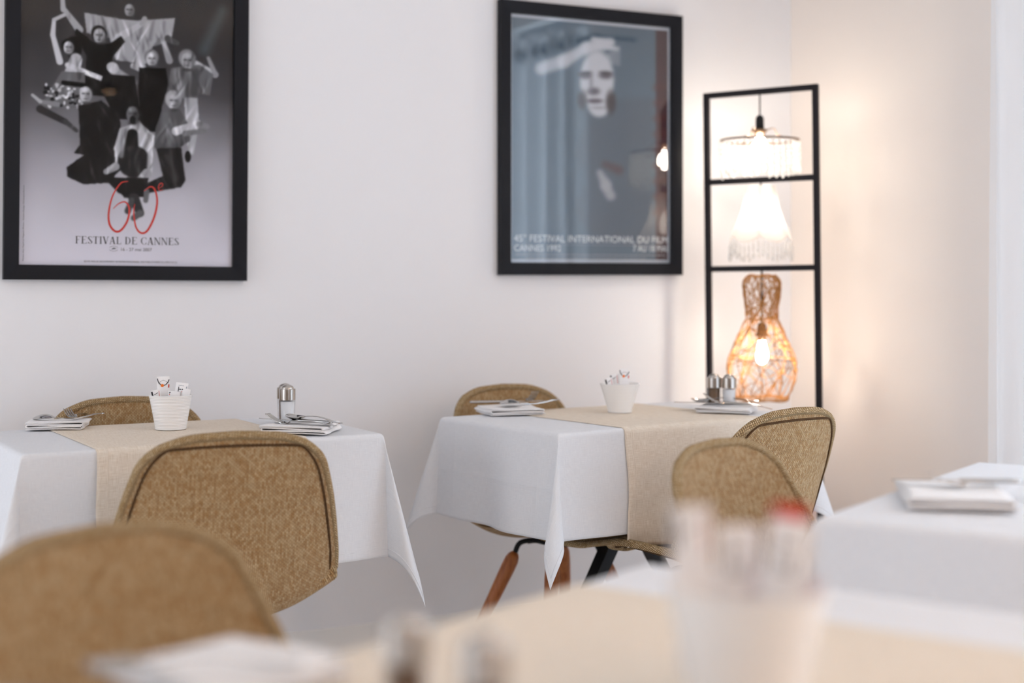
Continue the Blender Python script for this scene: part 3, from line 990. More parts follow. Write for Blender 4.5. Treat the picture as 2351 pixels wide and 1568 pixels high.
def fork_mesh():
    b = MB(); path, wd, cp = [], [], []
    for i in range(9):
        u = i / 8; y = .062 - .026 * u
        path.append((y, .0035 - .004 * math.sin(math.pi * u) + .004 * u)); wd.append(.0118 - .0088 * u ** 2); cp.append(.0012 * (1 - u))
    for i in range(1, 19):
        u = i / 18; y = .036 - .132 * u
        path.append((y, .0075 + .005 * math.sin(math.pi * u) - .006 * u)); wd.append(.0028 + .0044 * u ** 1.4); cp.append(-.0006)
    strip(b, path, wd, cp)
    for k in range(4):
        x = -.0093 + .0062 * k
        G = []
        for i in range(12):
            u = i / 11; y = .061 + .044 * u; z = .0035 + .020 * u ** 1.5
            hw = .0019 * (1 - .55 * u ** 3); ht = .0009
            G.append([(x - hw, y, z - ht), (x + hw, y, z - ht), (x + hw, y, z + ht), (x - hw, y, z + ht)])
        b.grid(G, closed_u=True)
        v = len(b.v); b.face([v - 4, v - 3, v - 2, v - 1])
    return b
def knife_mesh():
    b = MB(); P = []
    for i in range(40):
        u = i / 39; y = .11 - .225 * u
        if u < .52:
            w = .0095 * min(1, (u / .12) ** .5 + .1); h = .0011; x0 = -.002
        else:
            w = .0056 + .0026 * ((u - .52) / .48); h = .0042; x0 = 0
            if u > .985: w *= .8; h *= .7
        P.append([(x0 + w * math.cos(a), y, .0045 + h * math.sin(a)) for a in np.linspace(0, 2 * math.pi, 14, endpoint=False)])
    b.grid(P, closed_u=True, flip=True)
    b.face(list(range(14))); n = len(b.v); b.face(list(range(n - 14, n))[::-1])
    return b
proto = {}
def cutlery(kind, label, loc, rz, tilt=0, roll=0, group='cutlery on the napkins'):
    if kind not in proto:
        b = {'spoon': spoon_mesh, 'fork': fork_mesh, 'knife': knife_mesh}[kind]()
        o = b.build({'spoon': 'table_spoon', 'fork': 'table_fork', 'knife': 'table_knife'}[kind], M_cutlery)
        proto[kind] = o
    else:
        o = proto[kind].copy(); col.objects.link(o)
    o.location = loc; o.rotation_euler = (R(tilt), R(roll), rz)
    return tag(o, label, kind, group)

# napkin and cutlery, left of the left table
def napset(px, py, rz, w, l, layers, seed, label, dz=.0024):
    p = on(px, py); p.z = ZT + dz
    napkin(label, p, rz, w, l, layers, seed)
    return p, ZT + dz + layers * .0052 - .001
RV, FV = Vector((CT, -ST, 0)), Vector((ST, CT, 0))
def rel(p, z, dx, dy): 
    q = p + RV * dx + FV * dy; q.z = z; return q
p, zt = napset(131, 983, R(-27 + 6), .135, .15, 4, 1, 'folded white napkin under a dark upturned spoon, at the left edge of the left table')
cutlery('spoon', 'dark upturned spoon on the napkin at the left edge of the left table', rel(p, zt + .008, .020, .040), R(-27 + 132), 0, 180)
cutlery('fork', 'fork with tines up on the napkin at the left edge of the left table', rel(p, zt - .001, .034, .085), R(-27 + 178), 4)
p, zt = napset(690, 992, R(-27 - 12), .16, .16, 4, 2, 'folded white napkin in front of the salt and pepper on the left table')
cutlery('fork', 'fork with tines up beside the salt shaker on the left table', rel(p, zt - .003, .005, .000), R(-27 + 65), 0)
cutlery('spoon', 'hollow-side-up spoon on the napkin in front of the salt on the left table', rel(p, zt + .009, .034, .000), R(-27 + 50), 2)
cutlery('knife', 'round-ended knife on the napkin in front of the salt on the left table', rel(p, zt + .000, -.020, .035), R(-27 + 62), 0)
p, zt = napset(1172, 950, R(-27 + 16), .15, .15, 4, 3, 'folded white napkin at the left corner of the table near the lamp stand')
cutlery('spoon', 'spoon on the napkin at the left corner of the table near the lamp stand', rel(p, zt + .011, .057, .050), R(-27 + 120), 0, 180)
cutlery('fork', 'fork with tines up beside the beige runner near the lamp stand', rel(p, zt + .002, .036, .135), R(-27 + 200), 7)
cutlery('knife', 'knife lying across the napkin behind the spoon near the lamp stand', rel(p, zt + .001, -.005, .085), R(-27 - 80), 0)
p, zt = napset(1672, 948, R(-27 - 18), .15, .12, 3, 4, 'rolled white napkin in front of the shakers near the rattan lamp', dz=.005)
cutlery('fork', 'fork with tines up in front of the brown pepper shaker', rel(p, zt + .002, .030, -.004), R(-27 + 70), 5)
cutlery('knife', 'knife lying on the rolled napkin near the rattan lamp, in front', rel(p, zt + .001, -.040, .050), R(-27 + 76), 0)
cutlery('spoon', 'spoon on the rolled napkin near the rattan lamp, behind the knife', rel(p, zt + .009, .000, .078), R(-27 + 76), 0)
p3n = at_z(520, 0, 1.42); p3n.z = ZT + .005
napkin('blurred white napkin in the foreground beside the orange-brown chair', p3n, R(25), .15, .17, 4, 6)
cutlery('knife', 'blurred knife beside the foreground napkin', rel(p3n, ZT + .006, -.09, -.07), R(-27 + 80), 0)
cutlery('spoon', 'blurred spoon on the foreground napkin, cut by the lower edge', rel(p3n, ZT + .034, -.02, -.05), R(-27 + 95), 0)
p = at_z(2185, 0, 2.60); p.z = ZT + .0024
napkin('blurred white napkin on the table by the curtain, under a knife', p, R(-40), .17, .28, 4, 8)
cutlery('knife', 'blurred dark knife on the napkin by the curtain', rel(p, ZT + .0235, .02, .05), R(-27 + 84), 0)
cutlery('fork', 'blurred fork on the napkin by the curtain, cut by the right edge', rel(p, ZT + .0235, .07, .01), R(-27 + 84), 0)

# ------------------------------------------------------------------ lamp stand in the corner with three hanging lamps
pl, pr = at_z(1636, 0, 4.95), at_z(1886, 0, 4.745)
mid = (pl + pr) / 2; W = (pr - pl).length
ang = math.atan2(pr.y - pl.y, pr.x - pl.x)
st = thing('lamp_stand', 'tall black square-tube ladder stand in the corner holding three lamps', 'stand', (mid.x, mid.y, 0), ang)
st.rotation_euler = (0, R(-.7), ang)
tq = .0095
for sx in (-1, 1):
    b = MB(); b.box(sx * W / 2 - tq, sx * W / 2 + tq, -tq, tq, 0, 1.757); b.build('post', M_stand, st, smooth=False, bevel=.002)
for z in (1.7475, 1.458, 1.168, .55, .05):
    b = MB(); b.box(-W / 2 + tq, W / 2 - tq, -tq, tq, z - tq, z + tq); b.build('crossbar', M_stand, st, smooth=False, bevel=.002)
for sx in (-1, 1):
    b = MB(); b.box(sx * W / 2 - tq, sx * W / 2 + tq, -.13, .13, 0, .018); b.build('foot', M_stand, st, smooth=False, bevel=.002)

def lamp_at(name, label, z):
    sh = -.7 * math.pi / 180
    return thing(name, label, 'lamp', (mid.x + math.sin(sh) * z * math.cos(ang), mid.y + math.sin(sh) * z * math.sin(ang), z), ang)
def socket(t, z, parts=True):
    b = MB(); b.lathe([(.001, z + .045), (.006, z + .044), (.012, z + .038), (.0135, z + .03), (.014, z), (.001, z)], 24); b.build('socket', M_black, t)
def bulb(t, z, r=.027, m=None):
    b = MB()
    prof = [(.011, z), (.0125, z - .010), (r * .72, z - .024), (r * .93, z - .036), (r, z - .048), (r * .94, z - .060), (r * .72, z - .070), (r * .4, z - .0765), (.0004, z - .079)]
    b.lathe(prof[::-1], 24); b.build('bulb', m or M_bulb, t)
# crystal lamp
t = lamp_at('crystal_lamp', 'crystal pendant lamp with ring of glass drops in the top bay of the stand', 1.738)
b = MB(); b.tube([(0, 0, 0), (0, 0, -.070)], .0025, 8); b.build('cord', M_black, t)
socket(t, -.112)
b = MB(); b.lathe([(.014, -.113), (.024, -.114), (.026, -.118), (.020, -.124), (.014, -.136), (.001, -.137)], 24); b.build('gallery', M_brass, t)
bulb(t, -.132, .028)
ZR = -.150; RR = .127
b = MB(); b.tube([(RR * math.cos(a), RR * math.sin(a), ZR) for a in np.linspace(0, 2 * math.pi, 48, endpoint=False)], .0032, 8, closed=True)
for k in range(3):
    a = k * 2 * math.pi / 3 + .4
    pts = [(.02 * math.cos(a), .02 * math.sin(a), -.117), (.045 * math.cos(a), .045 * math.sin(a), -.112), (.062 * math.cos(a), .062 * math.sin(a), -.135), (RR * math.cos(a), RR * math.sin(a), ZR)]
    b.tube(catmull(pts, 14), .0016, 6)
b.build('ring_frame', M_brass, t)
rc = random.Random(5)
for k in range(34):
    a = 2 * math.pi * k / 34
    b = MB(); ln = .066 + .034 * rc.random()
    z = ZR - .006
    x, y = RR * math.cos(a), RR * math.sin(a)
    while z > ZR - ln:
        r = .0058 + .002 * rc.random()
        b.sphere((x, y, z - r), r, 8); z -= 2 * r + .002
    b.lathe([(.0004, z), (.0050, z - .006), (.0075, z - .017), (.0045, z - .026), (.0003, z - .030)][::-1], 8, (x, y, 0))
    b.build('crystal_strand', M_crystal, t, smooth=False)
# bell lamp
t = lamp_at('bell_lamp', 'white bell shaped fabric lamp with bead fringe in the middle bay of the stand', 1.4485)
b = MB(); b.tube([(0, 0, 0), (0, 0, -.030)], .0025, 8); b.build('cord', M_black, t)
socket(t, -.072)
bulb(t, -.075, .024, M_softbulb)
b = MB(); P = []; npan = 6; n = 96
for i in range(25):
    u = i / 24
    row = []
    for k in range(n):
        a = 2 * math.pi * k / n; w = abs(math.sin(npan * a / 2 + .5))       # 0 on seams, 1 mid panel
        r = interp(u, [0, .06, .2, .45, .7, .88, 1.0], [.047, .049, .053, .062, .078, .094, .103])
        r *= (1 - .055 * (1 - w) ** 2)
        z = -.010 - .172 * u
        if u > .85: z -= (w - .35) * .020 * (u - .85) / .15
        if u < .1: z += (w - .5) * .006 * (.1 - u) / .1
        row.append((r * math.cos(a), r * math.sin(a), z))
    P.append(row)
b.grid(P, closed_u=True)
sd = b.build('lamp_shade', M_shade, t)
for k in range(npan):
    b = MB(); a0 = (math.pi * k - .5) * 2 / npan
    b.tube([(1.004 * r * math.cos(a0), 1.004 * r * math.sin(a0), z) for r, z in
            [(.0445, -.012), (.0480, -.035), (.0575, -.086), (.0715, -.128), (.088, -.160), (.0965, -.178)]], .0016, 6)
    b.build('shade_seam', M_shade, sd)
for k in range(40):
    a = 2 * math.pi * k / 40; w = abs(math.sin(npan * a / 2 + .5))
    r = .101 * (1 - .055 * (1 - w) ** 2); x, y = r * math.cos(a), r * math.sin(a)
    z = -.184 - (w - .35) * .020
    b = MB(); b.tube([(x, y, z), (x, y, z - .012)], .0008, 5)
    z -= .012
    for q in range(2 + k % 2):
        b.sphere((x, y, z - .0045), .0045, 8); z -= .0095
    b.lathe([(.0004, z), (.0040, z - .006), (.0058, z - .014), (.0030, z - .020), (.0003, z - .023)][::-1], 8, (x, y, 0))
    b.build('bead_tassel', M_crystal, t)
# rattan lamp
t = lamp_at('rattan_lamp', 'woven rattan bottle shaped lamp in the lowest bay of the stand', 1.1585)
PX = .001426
yy = [637, 646, 657, 690, 715, 738, 761, 795, 830, 852, 880, 898, 924]
hw = [31, 40, 44, 41, 37, 37, 48, 63, 77, 79.5, 76, 70, 60]
zz = [-(v - 628) * PX for v in yy]
def rrad(z): return interp(-z, [-q for q in zz], [h * PX for h in hw])
b = MB(); b.tube([(0, 0, 0), (0, 0, zz[6] + .02)], .0035, 8); b.build('cord', M_black, t)
zs = zz[6] - .0
b = MB(); b.lathe([(.001, zs + .022), (.010, zs + .020), (.015, zs + .012), (.016, zs - .012), (.021, zs - .016), (.021, zs - .022), (.014, zs - .026), (.013, zs - .038), (.001, zs - .039)][::-1], 24); b.build('socket', M_brass, t)
bulb(t, zs - .036, .021)
rr_ = random.Random(12)
b = MB(); zt0, zb0 = zz[0], zz[-1]
for k in range(84):                                  # wandering canes lying on the bottle form
    z = rr_.uniform(zb0, zt0); a = rr_.uniform(0, 6.28); dirn = rr_.choice([-1, 1]); slope = rr_.choice([rr_.uniform(.6, 1.6), rr_.uniform(1.5, 4), rr_.uniform(.1, .5)]) * rr_.choice([-1, 1])
    pts = []; L = rr_.uniform(.18, .42); s = 0; ds = .008
    wob = rr_.uniform(0, 6)
    while s < L:
        r = rrad(z) + rr_.uniform(-.0005, .0005) + .0012 * math.sin(s * 60 + wob)
        pts.append((r * math.cos(a), r * math.sin(a), z))
        sl = slope + .9 * math.sin(s * 22 + wob)
        ln = math.hypot(1, sl)
        a += dirn * ds / ln / max(r, .03); z += ds * sl / ln
        if z > zt0 - .002: z = zt0 - .002; slope = -abs(slope)
        if z < zb0 + .002: z = zb0 + .002; slope = abs(slope)
        s += ds
    b.tube(pts, .00135, 5)
for z in (zt0, zt0 - .004, zb0, zb0 + .004, zb0 + .008, zz[5], zz[8]):
    b.tube([((rrad(z) + .0006 * math.sin(9 * a)) * math.cos(a), (rrad(z) + .0006 * math.sin(9 * a)) * math.sin(a), z + .002 * math.sin(5 * a)) for a in np.linspace(0, 2 * math.pi, 48, endpoint=False)], .0017, 5, closed=True)
for k in range(10):
    a = 2 * math.pi * k / 10
    b.tube([(rrad(z) * math.cos(a + .1 * math.sin(z * 30)), rrad(z) * math.sin(a + .1 * math.sin(z * 30)), z) for z in np.linspace(zt0, zb0, 40)], .0017, 5)
b.build('woven_shade', M_rattan, t)

# ------------------------------------------------------------------ warm ceiling lamp behind the camera (seen only as a reflection)
t = thing('ceiling_lamp', 'small warm ceiling lamp behind the camera', 'lamp', (1.87, -.2, 2.2))
b = MB(); b.tube([(0, 0, .05), (0, 0, ZC - 2.2)], .004, 8); b.build('cord', M_black, t)
b = MB(); b.lathe([(.045, 0), (.040, .03), (.012, .056), (.001, .056)], 28); b.build('lamp_shade', M_black, t)
b = MB(); b.lathe([(.001, -.006), (.026, -.004), (.030, .004), (.001, .006)], 24); b.build('bulb', M_small, t)
for x, y, lab in ((1.2, -.9, 'added fill globe over the back middle of the room'), (2.85, -.5, 'added fill globe over the back right of the room')):  # unseen globes added as warm fill for the foreground
    t = thing('added_fill_globe', lab + ', behind the camera', 'lamp', (x, y, 2.15), 0, 'added fill globes behind the camera')
    b = MB(); b.tube([(0, 0, .12), (0, 0, ZC - 2.15)], .004, 8); b.build('cord', M_black, t)
    b = MB(); b.sphere((0, 0, 0), .12, 24); b.build('globe', M_fillglobe, t)

# ------------------------------------------------------------------ posters
class Art:
    def __init__(s, w, h, fx, fy):
        """fx, fy: maps (u, v in 0..1 from the lower left) grids to drawing coordinates"""
        s.w, s.h = w, h
        U, V = np.meshgrid(np.linspace(0, 1, w), np.linspace(0, 1, h))
        s.U, s.V = U, V
        s.X, s.Y = fx(U, V), fy(U, V)
        s.c = np.zeros((h, w, 3))
    def mix(s, mask, color):
        color = np.array(color, float)
        s.c = s.c * (1 - mask[..., None]) + color * mask[..., None]
    def cap(s, x1, y1, r1, x2, y2, r2, g, soft=5, a=1.0):
        if not hasattr(g, '__len__'): g = max(g * 1.22 - .07, .02)
        dx, dy = x2 - x1, y2 - y1; L2 = dx * dx + dy * dy or 1
        t = np.clip(((s.X - x1) * dx + (s.Y - y1) * dy) / L2, 0, 1)
        d = np.hypot(s.X - x1 - t * dx, s.Y - y1 - t * dy) - (r1 + (r2 - r1) * t)
        s.mix(np.clip(.5 - d / soft, 0, 1) * a, g if hasattr(g, '__len__') else (g, g, g * 1.03))
    def ell(s, x, y, rx, ry, g, soft=.12, a=1.0, rot=0):
        if not hasattr(g, '__len__'): g = max(g * 1.22 - .07, .02)
        c, n = math.cos(R(rot)), math.sin(R(rot))
        X = (s.X - x) * c + (s.Y - y) * n; Y = -(s.X - x) * n + (s.Y - y) * c
        d = np.hypot(X / rx, Y / ry) - 1
        s.mix(np.clip(.5 - d / soft, 0, 1) * a, g if hasattr(g, '__len__') else (g, g, g * 1.03))
    def poly(s, pts, g, a=1.0):
        if not hasattr(g, '__len__'): g = max(g * 1.22 - .07, .02)
        m = np.zeros_like(s.X, bool); n = len(pts)
        for i in range(n):
            x1, y1 = pts[i]; x2, y2 = pts[(i + 1) % n]
            if y1 == y2: continue
            k = ((y1 > s.Y) != (y2 > s.Y)) & (s.X < (x2 - x1) * (s.Y - y1) / (y2 - y1) + x1)
            m ^= k
        f = m.astype(float)
        f[1:-1, 1:-1] = (f[1:-1, 1:-1] * 2 + f[:-2, 1:-1] + f[2:, 1:-1] + f[1:-1, :-2] + f[1:-1, 2:]) / 6
        s.mix(f * a, g if hasattr(g, '__len__') else (g, g, g * 1.03))
    def blur(s, k):
        for _ in range(k):
            c = s.c.copy()
            c[1:-1] = (s.c[:-2] + 2 * s.c[1:-1] + s.c[2:]) / 4; s.c = c.copy()
            c[:, 1:-1] = (s.c[:, :-2] + 2 * s.c[:, 1:-1] + s.c[:, 2:]) / 4; s.c = c
    def build(s, name, W, H, y, parent, gloss=.6):
        """colours were worked in display values; stored linear"""
        b = MB(); 
        P = [[((u - .5) * W, y, (v - .5) * H) for u in np.linspace(0, 1, s.w)] for v in np.linspace(0, 1, s.h)]
        b.grid(P)
        m = mat(name + '_ink', rough=.85, spec=.04)
        at = N(m, 'ShaderNodeAttribute'); at.attribute_name = 'print'
        m.node_tree.links.new(at.outputs['Color'], m.node_tree.nodes['Principled BSDF'].inputs['Base Color'])
        o = b.build(name, m, parent, smooth=False)
        ca = o.data.color_attributes.new('print', 'FLOAT_COLOR', 'POINT')
        c = np.clip(s.c, 0, 1); lin = np.where(c <= .04045, c / 12.92, ((c + .055) / 1.055) ** 2.4)
        full = np.ones((s.h * s.w, 4)); full[:, :3] = lin.reshape(-1, 3)
        ca.data.foreach_set('color', full.ravel())
        return o
PW, PH, FW = .600, .800, .0405
def frame_poster(label, xc, zb, tilt, w=PW, h=PH, glass=None):
    t = thing('framed_poster', label, 'poster', (xc, YW - .0005, zb), 0, 'framed film festival posters')
    t.rotation_euler = (0, R(tilt), 0)
    z0 = FW
    b = MB(); ow, oh = w / 2 + FW, h + 2 * FW
    # four mitred bars with a slight inner slope
    def bar(p):
        # p: outer a, outer b, inner b, inner a  (x,z) ; depths: outer .026, inner .020
        f = [(p[0][0], -.026, p[0][1]), (p[1][0], -.026, p[1][1]), (p[2][0], -.021, p[2][1]), (p[3][0], -.021, p[3][1])]
        k = [(x, 0, z) for x, _, z in f]
        n = len(b.v); b.v += f + k
        for q in ((0, 1, 2, 3), (7, 6, 5, 4), (4, 5, 1, 0), (5, 6, 2, 1), (6, 7, 3, 2), (7, 4, 0, 3)): b.face([n + i for i in q])
    O = [(-ow, 0), (ow, 0), (ow, oh), (-ow, oh)]; I = [(-w / 2, FW), (w / 2, FW), (w / 2, FW + h), (-w / 2, FW + h)]
    for k in range(4):
        q = (k + 1) % 4
        bar([O[k], O[q], I[q], I[k]])
    b.build('picture_frame', M_frame, t, smooth=False)
    b = MB(); e = .0004; b.box(-w / 2 + e, w / 2 - e, -.0125, -.0105, FW + e, FW + h - e); b.build('glazing', glass or M_posterglass, t, smooth=False)
    return t
def text(body, parent, m, x, z, y, width=None, height=None, align='LEFT', rot=0, name='lettering', sx=1.0):
    cu = bpy.data.curves.new(name, 'FONT'); cu.body = body; cu.align_x = align; cu.size = .02; cu.resolution_u = 4
    cu.materials.append(m)
    o = bpy.data.objects.new(name, cu); col.objects.link(o)
    bpy.context.view_layer.update()
    d = o.dimensions.copy()
    s = (width / d.x) if width else 1.0
    hs = (height / d.y) if height else s
    if not width: s = hs * sx
    me = bpy.data.meshes.new_from_object(o.evaluated_get(bpy.context.evaluated_depsgraph_get()))
    bpy.data.objects.remove(o)
    o = bpy.data.objects.new(name, me); col.objects.link(o)
    o.scale = (s, hs, 1); o.parent = parent; o.location = (x, y, z); o.rotation_euler = (R(90), R(rot), 0)
    return o

# --- poster with the leaping group (a plain generic group of figures)
t1 = frame_poster('large black framed poster of a leaping group with a red number 60, on the left', .968, 1.131, .45, glass=M_posterglass1)
A = Art(330, 440, lambda U, V: 95 + 1158 * U, lambda U, V: 1440 - 1545 * V)
yv = A.Y[:, 0]
g = np.interp(yv, [-120, 200, 480, 650, 850, 1050, 1250, 1440], [.16, .20, .29, .46, .64, .77, .86, .91])
rng = np.random.RandomState(3)
A.c[:] = g[:, None, None] * np.array([1.0, .985, 1.035])
for _ in range(26):
    x, yq = rng.uniform(120, 1230), rng.uniform(150, 1350)
    A.ell(x, yq, rng.uniform(60, 170), rng.uniform(90, 260), tuple(np.array([1, .99, 1.03]) * (np.interp(yq, yv[::-1], g[::-1]) + rng.uniform(-.03, .06))), 1.4, .35, rng.uniform(-30, 30))
A.cap(1190, 0, 16, 1090, 220, 22, (.40, .46, .48), 70, .55)  # bluish streak: a window reflection drawn into the print
def head(x, y, r, skin=.62, hair=.12, rot=0, bald=False):
    if not bald: A.ell(x - r * .05, y - r * .3, r * 1.05, r * 1.12, hair, .2)
    A.ell(x, y, r * .78, r * 1.05, skin, .18, rot=rot)
    A.ell(x + r * .42, y + r * .15, r * .45, r * .95, skin * .55, 1.0, .7)
    A.ell(x - r * .28, y - r * .12, r * .22, r * .10, skin * .5, .9); A.ell(x + r * .28, y - r * .12, r * .22, r * .10, skin * .42, .9)
    A.ell(x + r * .03, y + r * .22, r * .10, r * .26, skin * .75, 1.1); A.ell(x, y + r * .56, r * .28, r * .07, skin * .5, .8)
    A.ell(x - r * .1, y - r * .6, r * .4, r * .25, min(skin * 1.15, 1), 1.0, .7); A.ell(x, y + r * 1.05, r * .5, r * .22, skin * .35, .9, .7)
ground = A.c.copy()
# back figure with a wide spread robe
A.poly([(425, 75), (640, 95), (700, 95), (920, 62), (900, 190), (800, 230), (760, 330), (600, 320), (560, 200), (440, 185)], .60)
for x0, x1 in ((470, 480), (520, 545), (590, 610), (740, 725), (800, 780), (860, 850)): A.cap(x0, 90, 6, x1, 190, 12, .42, 16, .7)
A.cap(560, 110, 8, 600, 300, 14, .72, 18, .6); A.cap(770, 110, 8, 740, 300, 14, .70, 18, .6)
head(668, 42, 34, .55, .3, bald=True)
# upper left figure in black, both arms raised
A.cap(400, 170, 22, 315, 60, 12, .60, 6); A.cap(315, 70, 14, 310, -20, 11, .62, 6)
A.cap(620, 190, 22, 735, 110, 13, .66, 6); A.cap(735, 110, 12, 752, 80, 14, .58, 6)
A.poly([(385, 165), (480, 235), (560, 235), (625, 185), (645, 215), (575, 310), (590, 520), (430, 520), (440, 310), (375, 190)], .09)
A.cap(470, 250, 10, 460, 420, 14, .16, 20, .6)
head(507, 195, 40, .64, .10)
# woman at the left, patterned dress
A.cap(300, 350, 18, 262, 210, 13, .74, 6); A.cap(262, 210, 14, 268, 130, 10, .72, 6); A.cap(268, 128, 10, 320, 98, 10, .66, 6)
A.ell(372, 270, 42, 62, .08, .2); head(345, 272, 34, .78, .07)
A.cap(385, 330, 32, 360, 420, 40, .70, 8); A.cap(340, 365, 14, 520, 425, 14, .76, 6)
A.poly([(310, 400), (430, 400), (435, 590), (200, 600), (250, 510)], .40)
for _ in range(60):
    A.ell(rng.uniform(225, 425), rng.uniform(470, 595), rng.uniform(5, 11), rng.uniform(5, 12), rng.choice([.12, .72, .80]), .5, .9)
A.cap(320, 462, 12, 425, 468, 12, .07, 5)
A.cap(200, 610, 20, 330, 670, 16, .20, 6); A.cap(330, 668, 14, 390, 715, 10, .26, 6); A.cap(290, 580, 14, 200, 570, 11, .50, 6); A.cap(200, 570, 10, 160, 538, 8, .66, 6)
# middle right figure, dark
A.cap(735, 350, 26, 690, 345, 16, .6, 6); A.cap(720, 330, 18, 745, 180, 12, .62, 6)
A.poly([(725, 350), (870, 345), (885, 430), (850, 560), (840, 700), (740, 700), (720, 480)], .07)
head(792, 300, 38, .70, .5)
A.cap(590, 380, 26, 680, 440, 30, .56, 10); A.ell(580, 362, 34, 30, .66, .2, 1, 20); A.poly([(530, 400), (700, 400), (740, 640), (600, 640), (510, 470)], .10)
# right figure, grey shirt, arms behind the head
A.cap(860, 210, 14, 890, 300, 20, .55, 6); A.cap(880, 180, 20, 930, 200, 14, .30, 6); A.cap(1040, 310, 20, 1150, 360, 18, .70, 6); A.cap(1150, 360, 16, 1110, 270, 10, .55, 6)
A.poly([(900, 340), (1060, 310), (1140, 360), (1120, 480), (1060, 470), (1040, 510), (950, 500), (880, 460)], .40)
A.cap(930, 360, 18, 960, 480, 26, .52, 20, .8); A.cap(1040, 350, 18, 1030, 470, 24, .28, 18, .8)
head(992, 295, 46, .62, .5)
A.poly([(975, 500), (1050, 500), (1060, 640), (1030, 820), (1000, 820), (985, 650)], .62)
A.ell(998, 828, 17, 32, .10)
# lower left bald figure, dark suit, knees drawn up
A.poly([(400, 580), (520, 545), (620, 620), (640, 850), (560, 870), (380, 835), (410, 790)], .12)
A.poly([(440, 838), (600, 830), (640, 900), (560, 990), (430, 1003), (345, 965), (340, 915)], .13)
for k in range(4): A.cap(420 + 45 * k, 870, 4, 440 + 40 * k, 985, 6, .22, 14, .6)
head(437, 518, 42, .72, .3, bald=True)
A.cap(540, 930, 26, 625, 1030, 16, .14, 6)
# lower right figure, patterned shirt
A.poly([(850, 580), (950, 565), (1000, 650), (1010, 740), (920, 800), (810, 790), (815, 680)], .33)
A.cap(870, 600, 22, 880, 740, 34, .44, 24, .7)
A.cap(930, 690, 24, 1060, 640, 18, .66, 6); A.cap(1060, 645, 17, 1105, 655, 16, .5, 6); A.cap(980, 700, 16, 1090, 680, 12, .45, 6)
A.poly([(820, 790), (960, 780), (985, 960), (960, 1000), (770, 1040), (760, 990), (860, 940)], .16)
A.cap(880, 830, 12, 930, 950, 16, .28, 24, .7)
head(915, 525, 44, .62, .62)
# lower middle figure, light jacket
A.poly([(620, 690), (730, 650), (810, 720), (800, 930), (740, 960), (760, 800), (680, 790), (640, 830), (600, 900), (590, 800)], .66)
A.cap(690, 720, 30, 680, 830, 44, .10, 8)
A.ell(700, 870, 90, 88, .16, .12)
A.cap(645, 700, 14, 630, 840, 12, .52, 14, .8); A.cap(790, 740, 12, 785, 900, 14, .74, 14, .8)
A.cap(600, 900, 22, 550, 930, 16, .55, 6); A.cap(770, 930, 26, 740, 960, 20, .58, 6)
head(690, 612, 44, .40, .08); A.ell(690, 640, 15, 22, .06, .3)
A.poly([(560, 960), (780, 955), (760, 1060), (650, 1070), (600, 1010)], .13)
A.cap(700, 1070, 30, 735, 1150, 22, .22, 6); A.cap(735, 1150, 18, 700, 1178, 16, .36, 6); A.cap(690, 1080, 14, 668, 1140, 18, .30, 6); A.cap(770, 1030, 16, 765, 1080, 14, .42, 6)
# cloth folds and film grain over the group
fold = np.zeros_like(A.X)
for _ in range(240):
    x0, y0 = rng.uniform(330, 1100), rng.uniform(120, 1000); an = rng.uniform(-.7, .7); L = rng.uniform(25, 80); w = rng.uniform(4, 11)
    dx, dy = A.X - x0, A.Y - y0; u = dx * math.sin(an) + dy * math.cos(an); v = dx * math.cos(an) - dy * math.sin(an)
    fold += rng.choice([-1, 1]) * np.exp(-(u / L) ** 2 - (v / w) ** 2)
lum = A.c.mean(2)
inside = np.clip((np.abs(A.c - ground).max(2) - .03) * 20, 0, 1)
A.c *= (1 + .30 * np.clip(fold, -1, 1.5) * inside)[..., None]
A.c += (.06 * np.clip(fold, 0, 1.5) * inside * (lum < .3))[..., None]
A.c = np.clip(A.c, 0, 1)
A.blur(1)
A.build('poster_print', PW - .001, PH - .001, -.007, t1).location = (0, 0, FW + PH / 2)
M_pink = mat('print_ink_dark', srgb(44, 42, 46), .6)
M_pred = mat('print_ink_red', srgb(206, 48, 34), .6)
M_pwhite = mat('print_ink_white', srgb(232, 236, 240), .6)
def P1(cx, cy): return ((cx - 95) / 1158 - .5) * PW, FW + (1440 - cy) / 1545 * PH
YP = -.0074
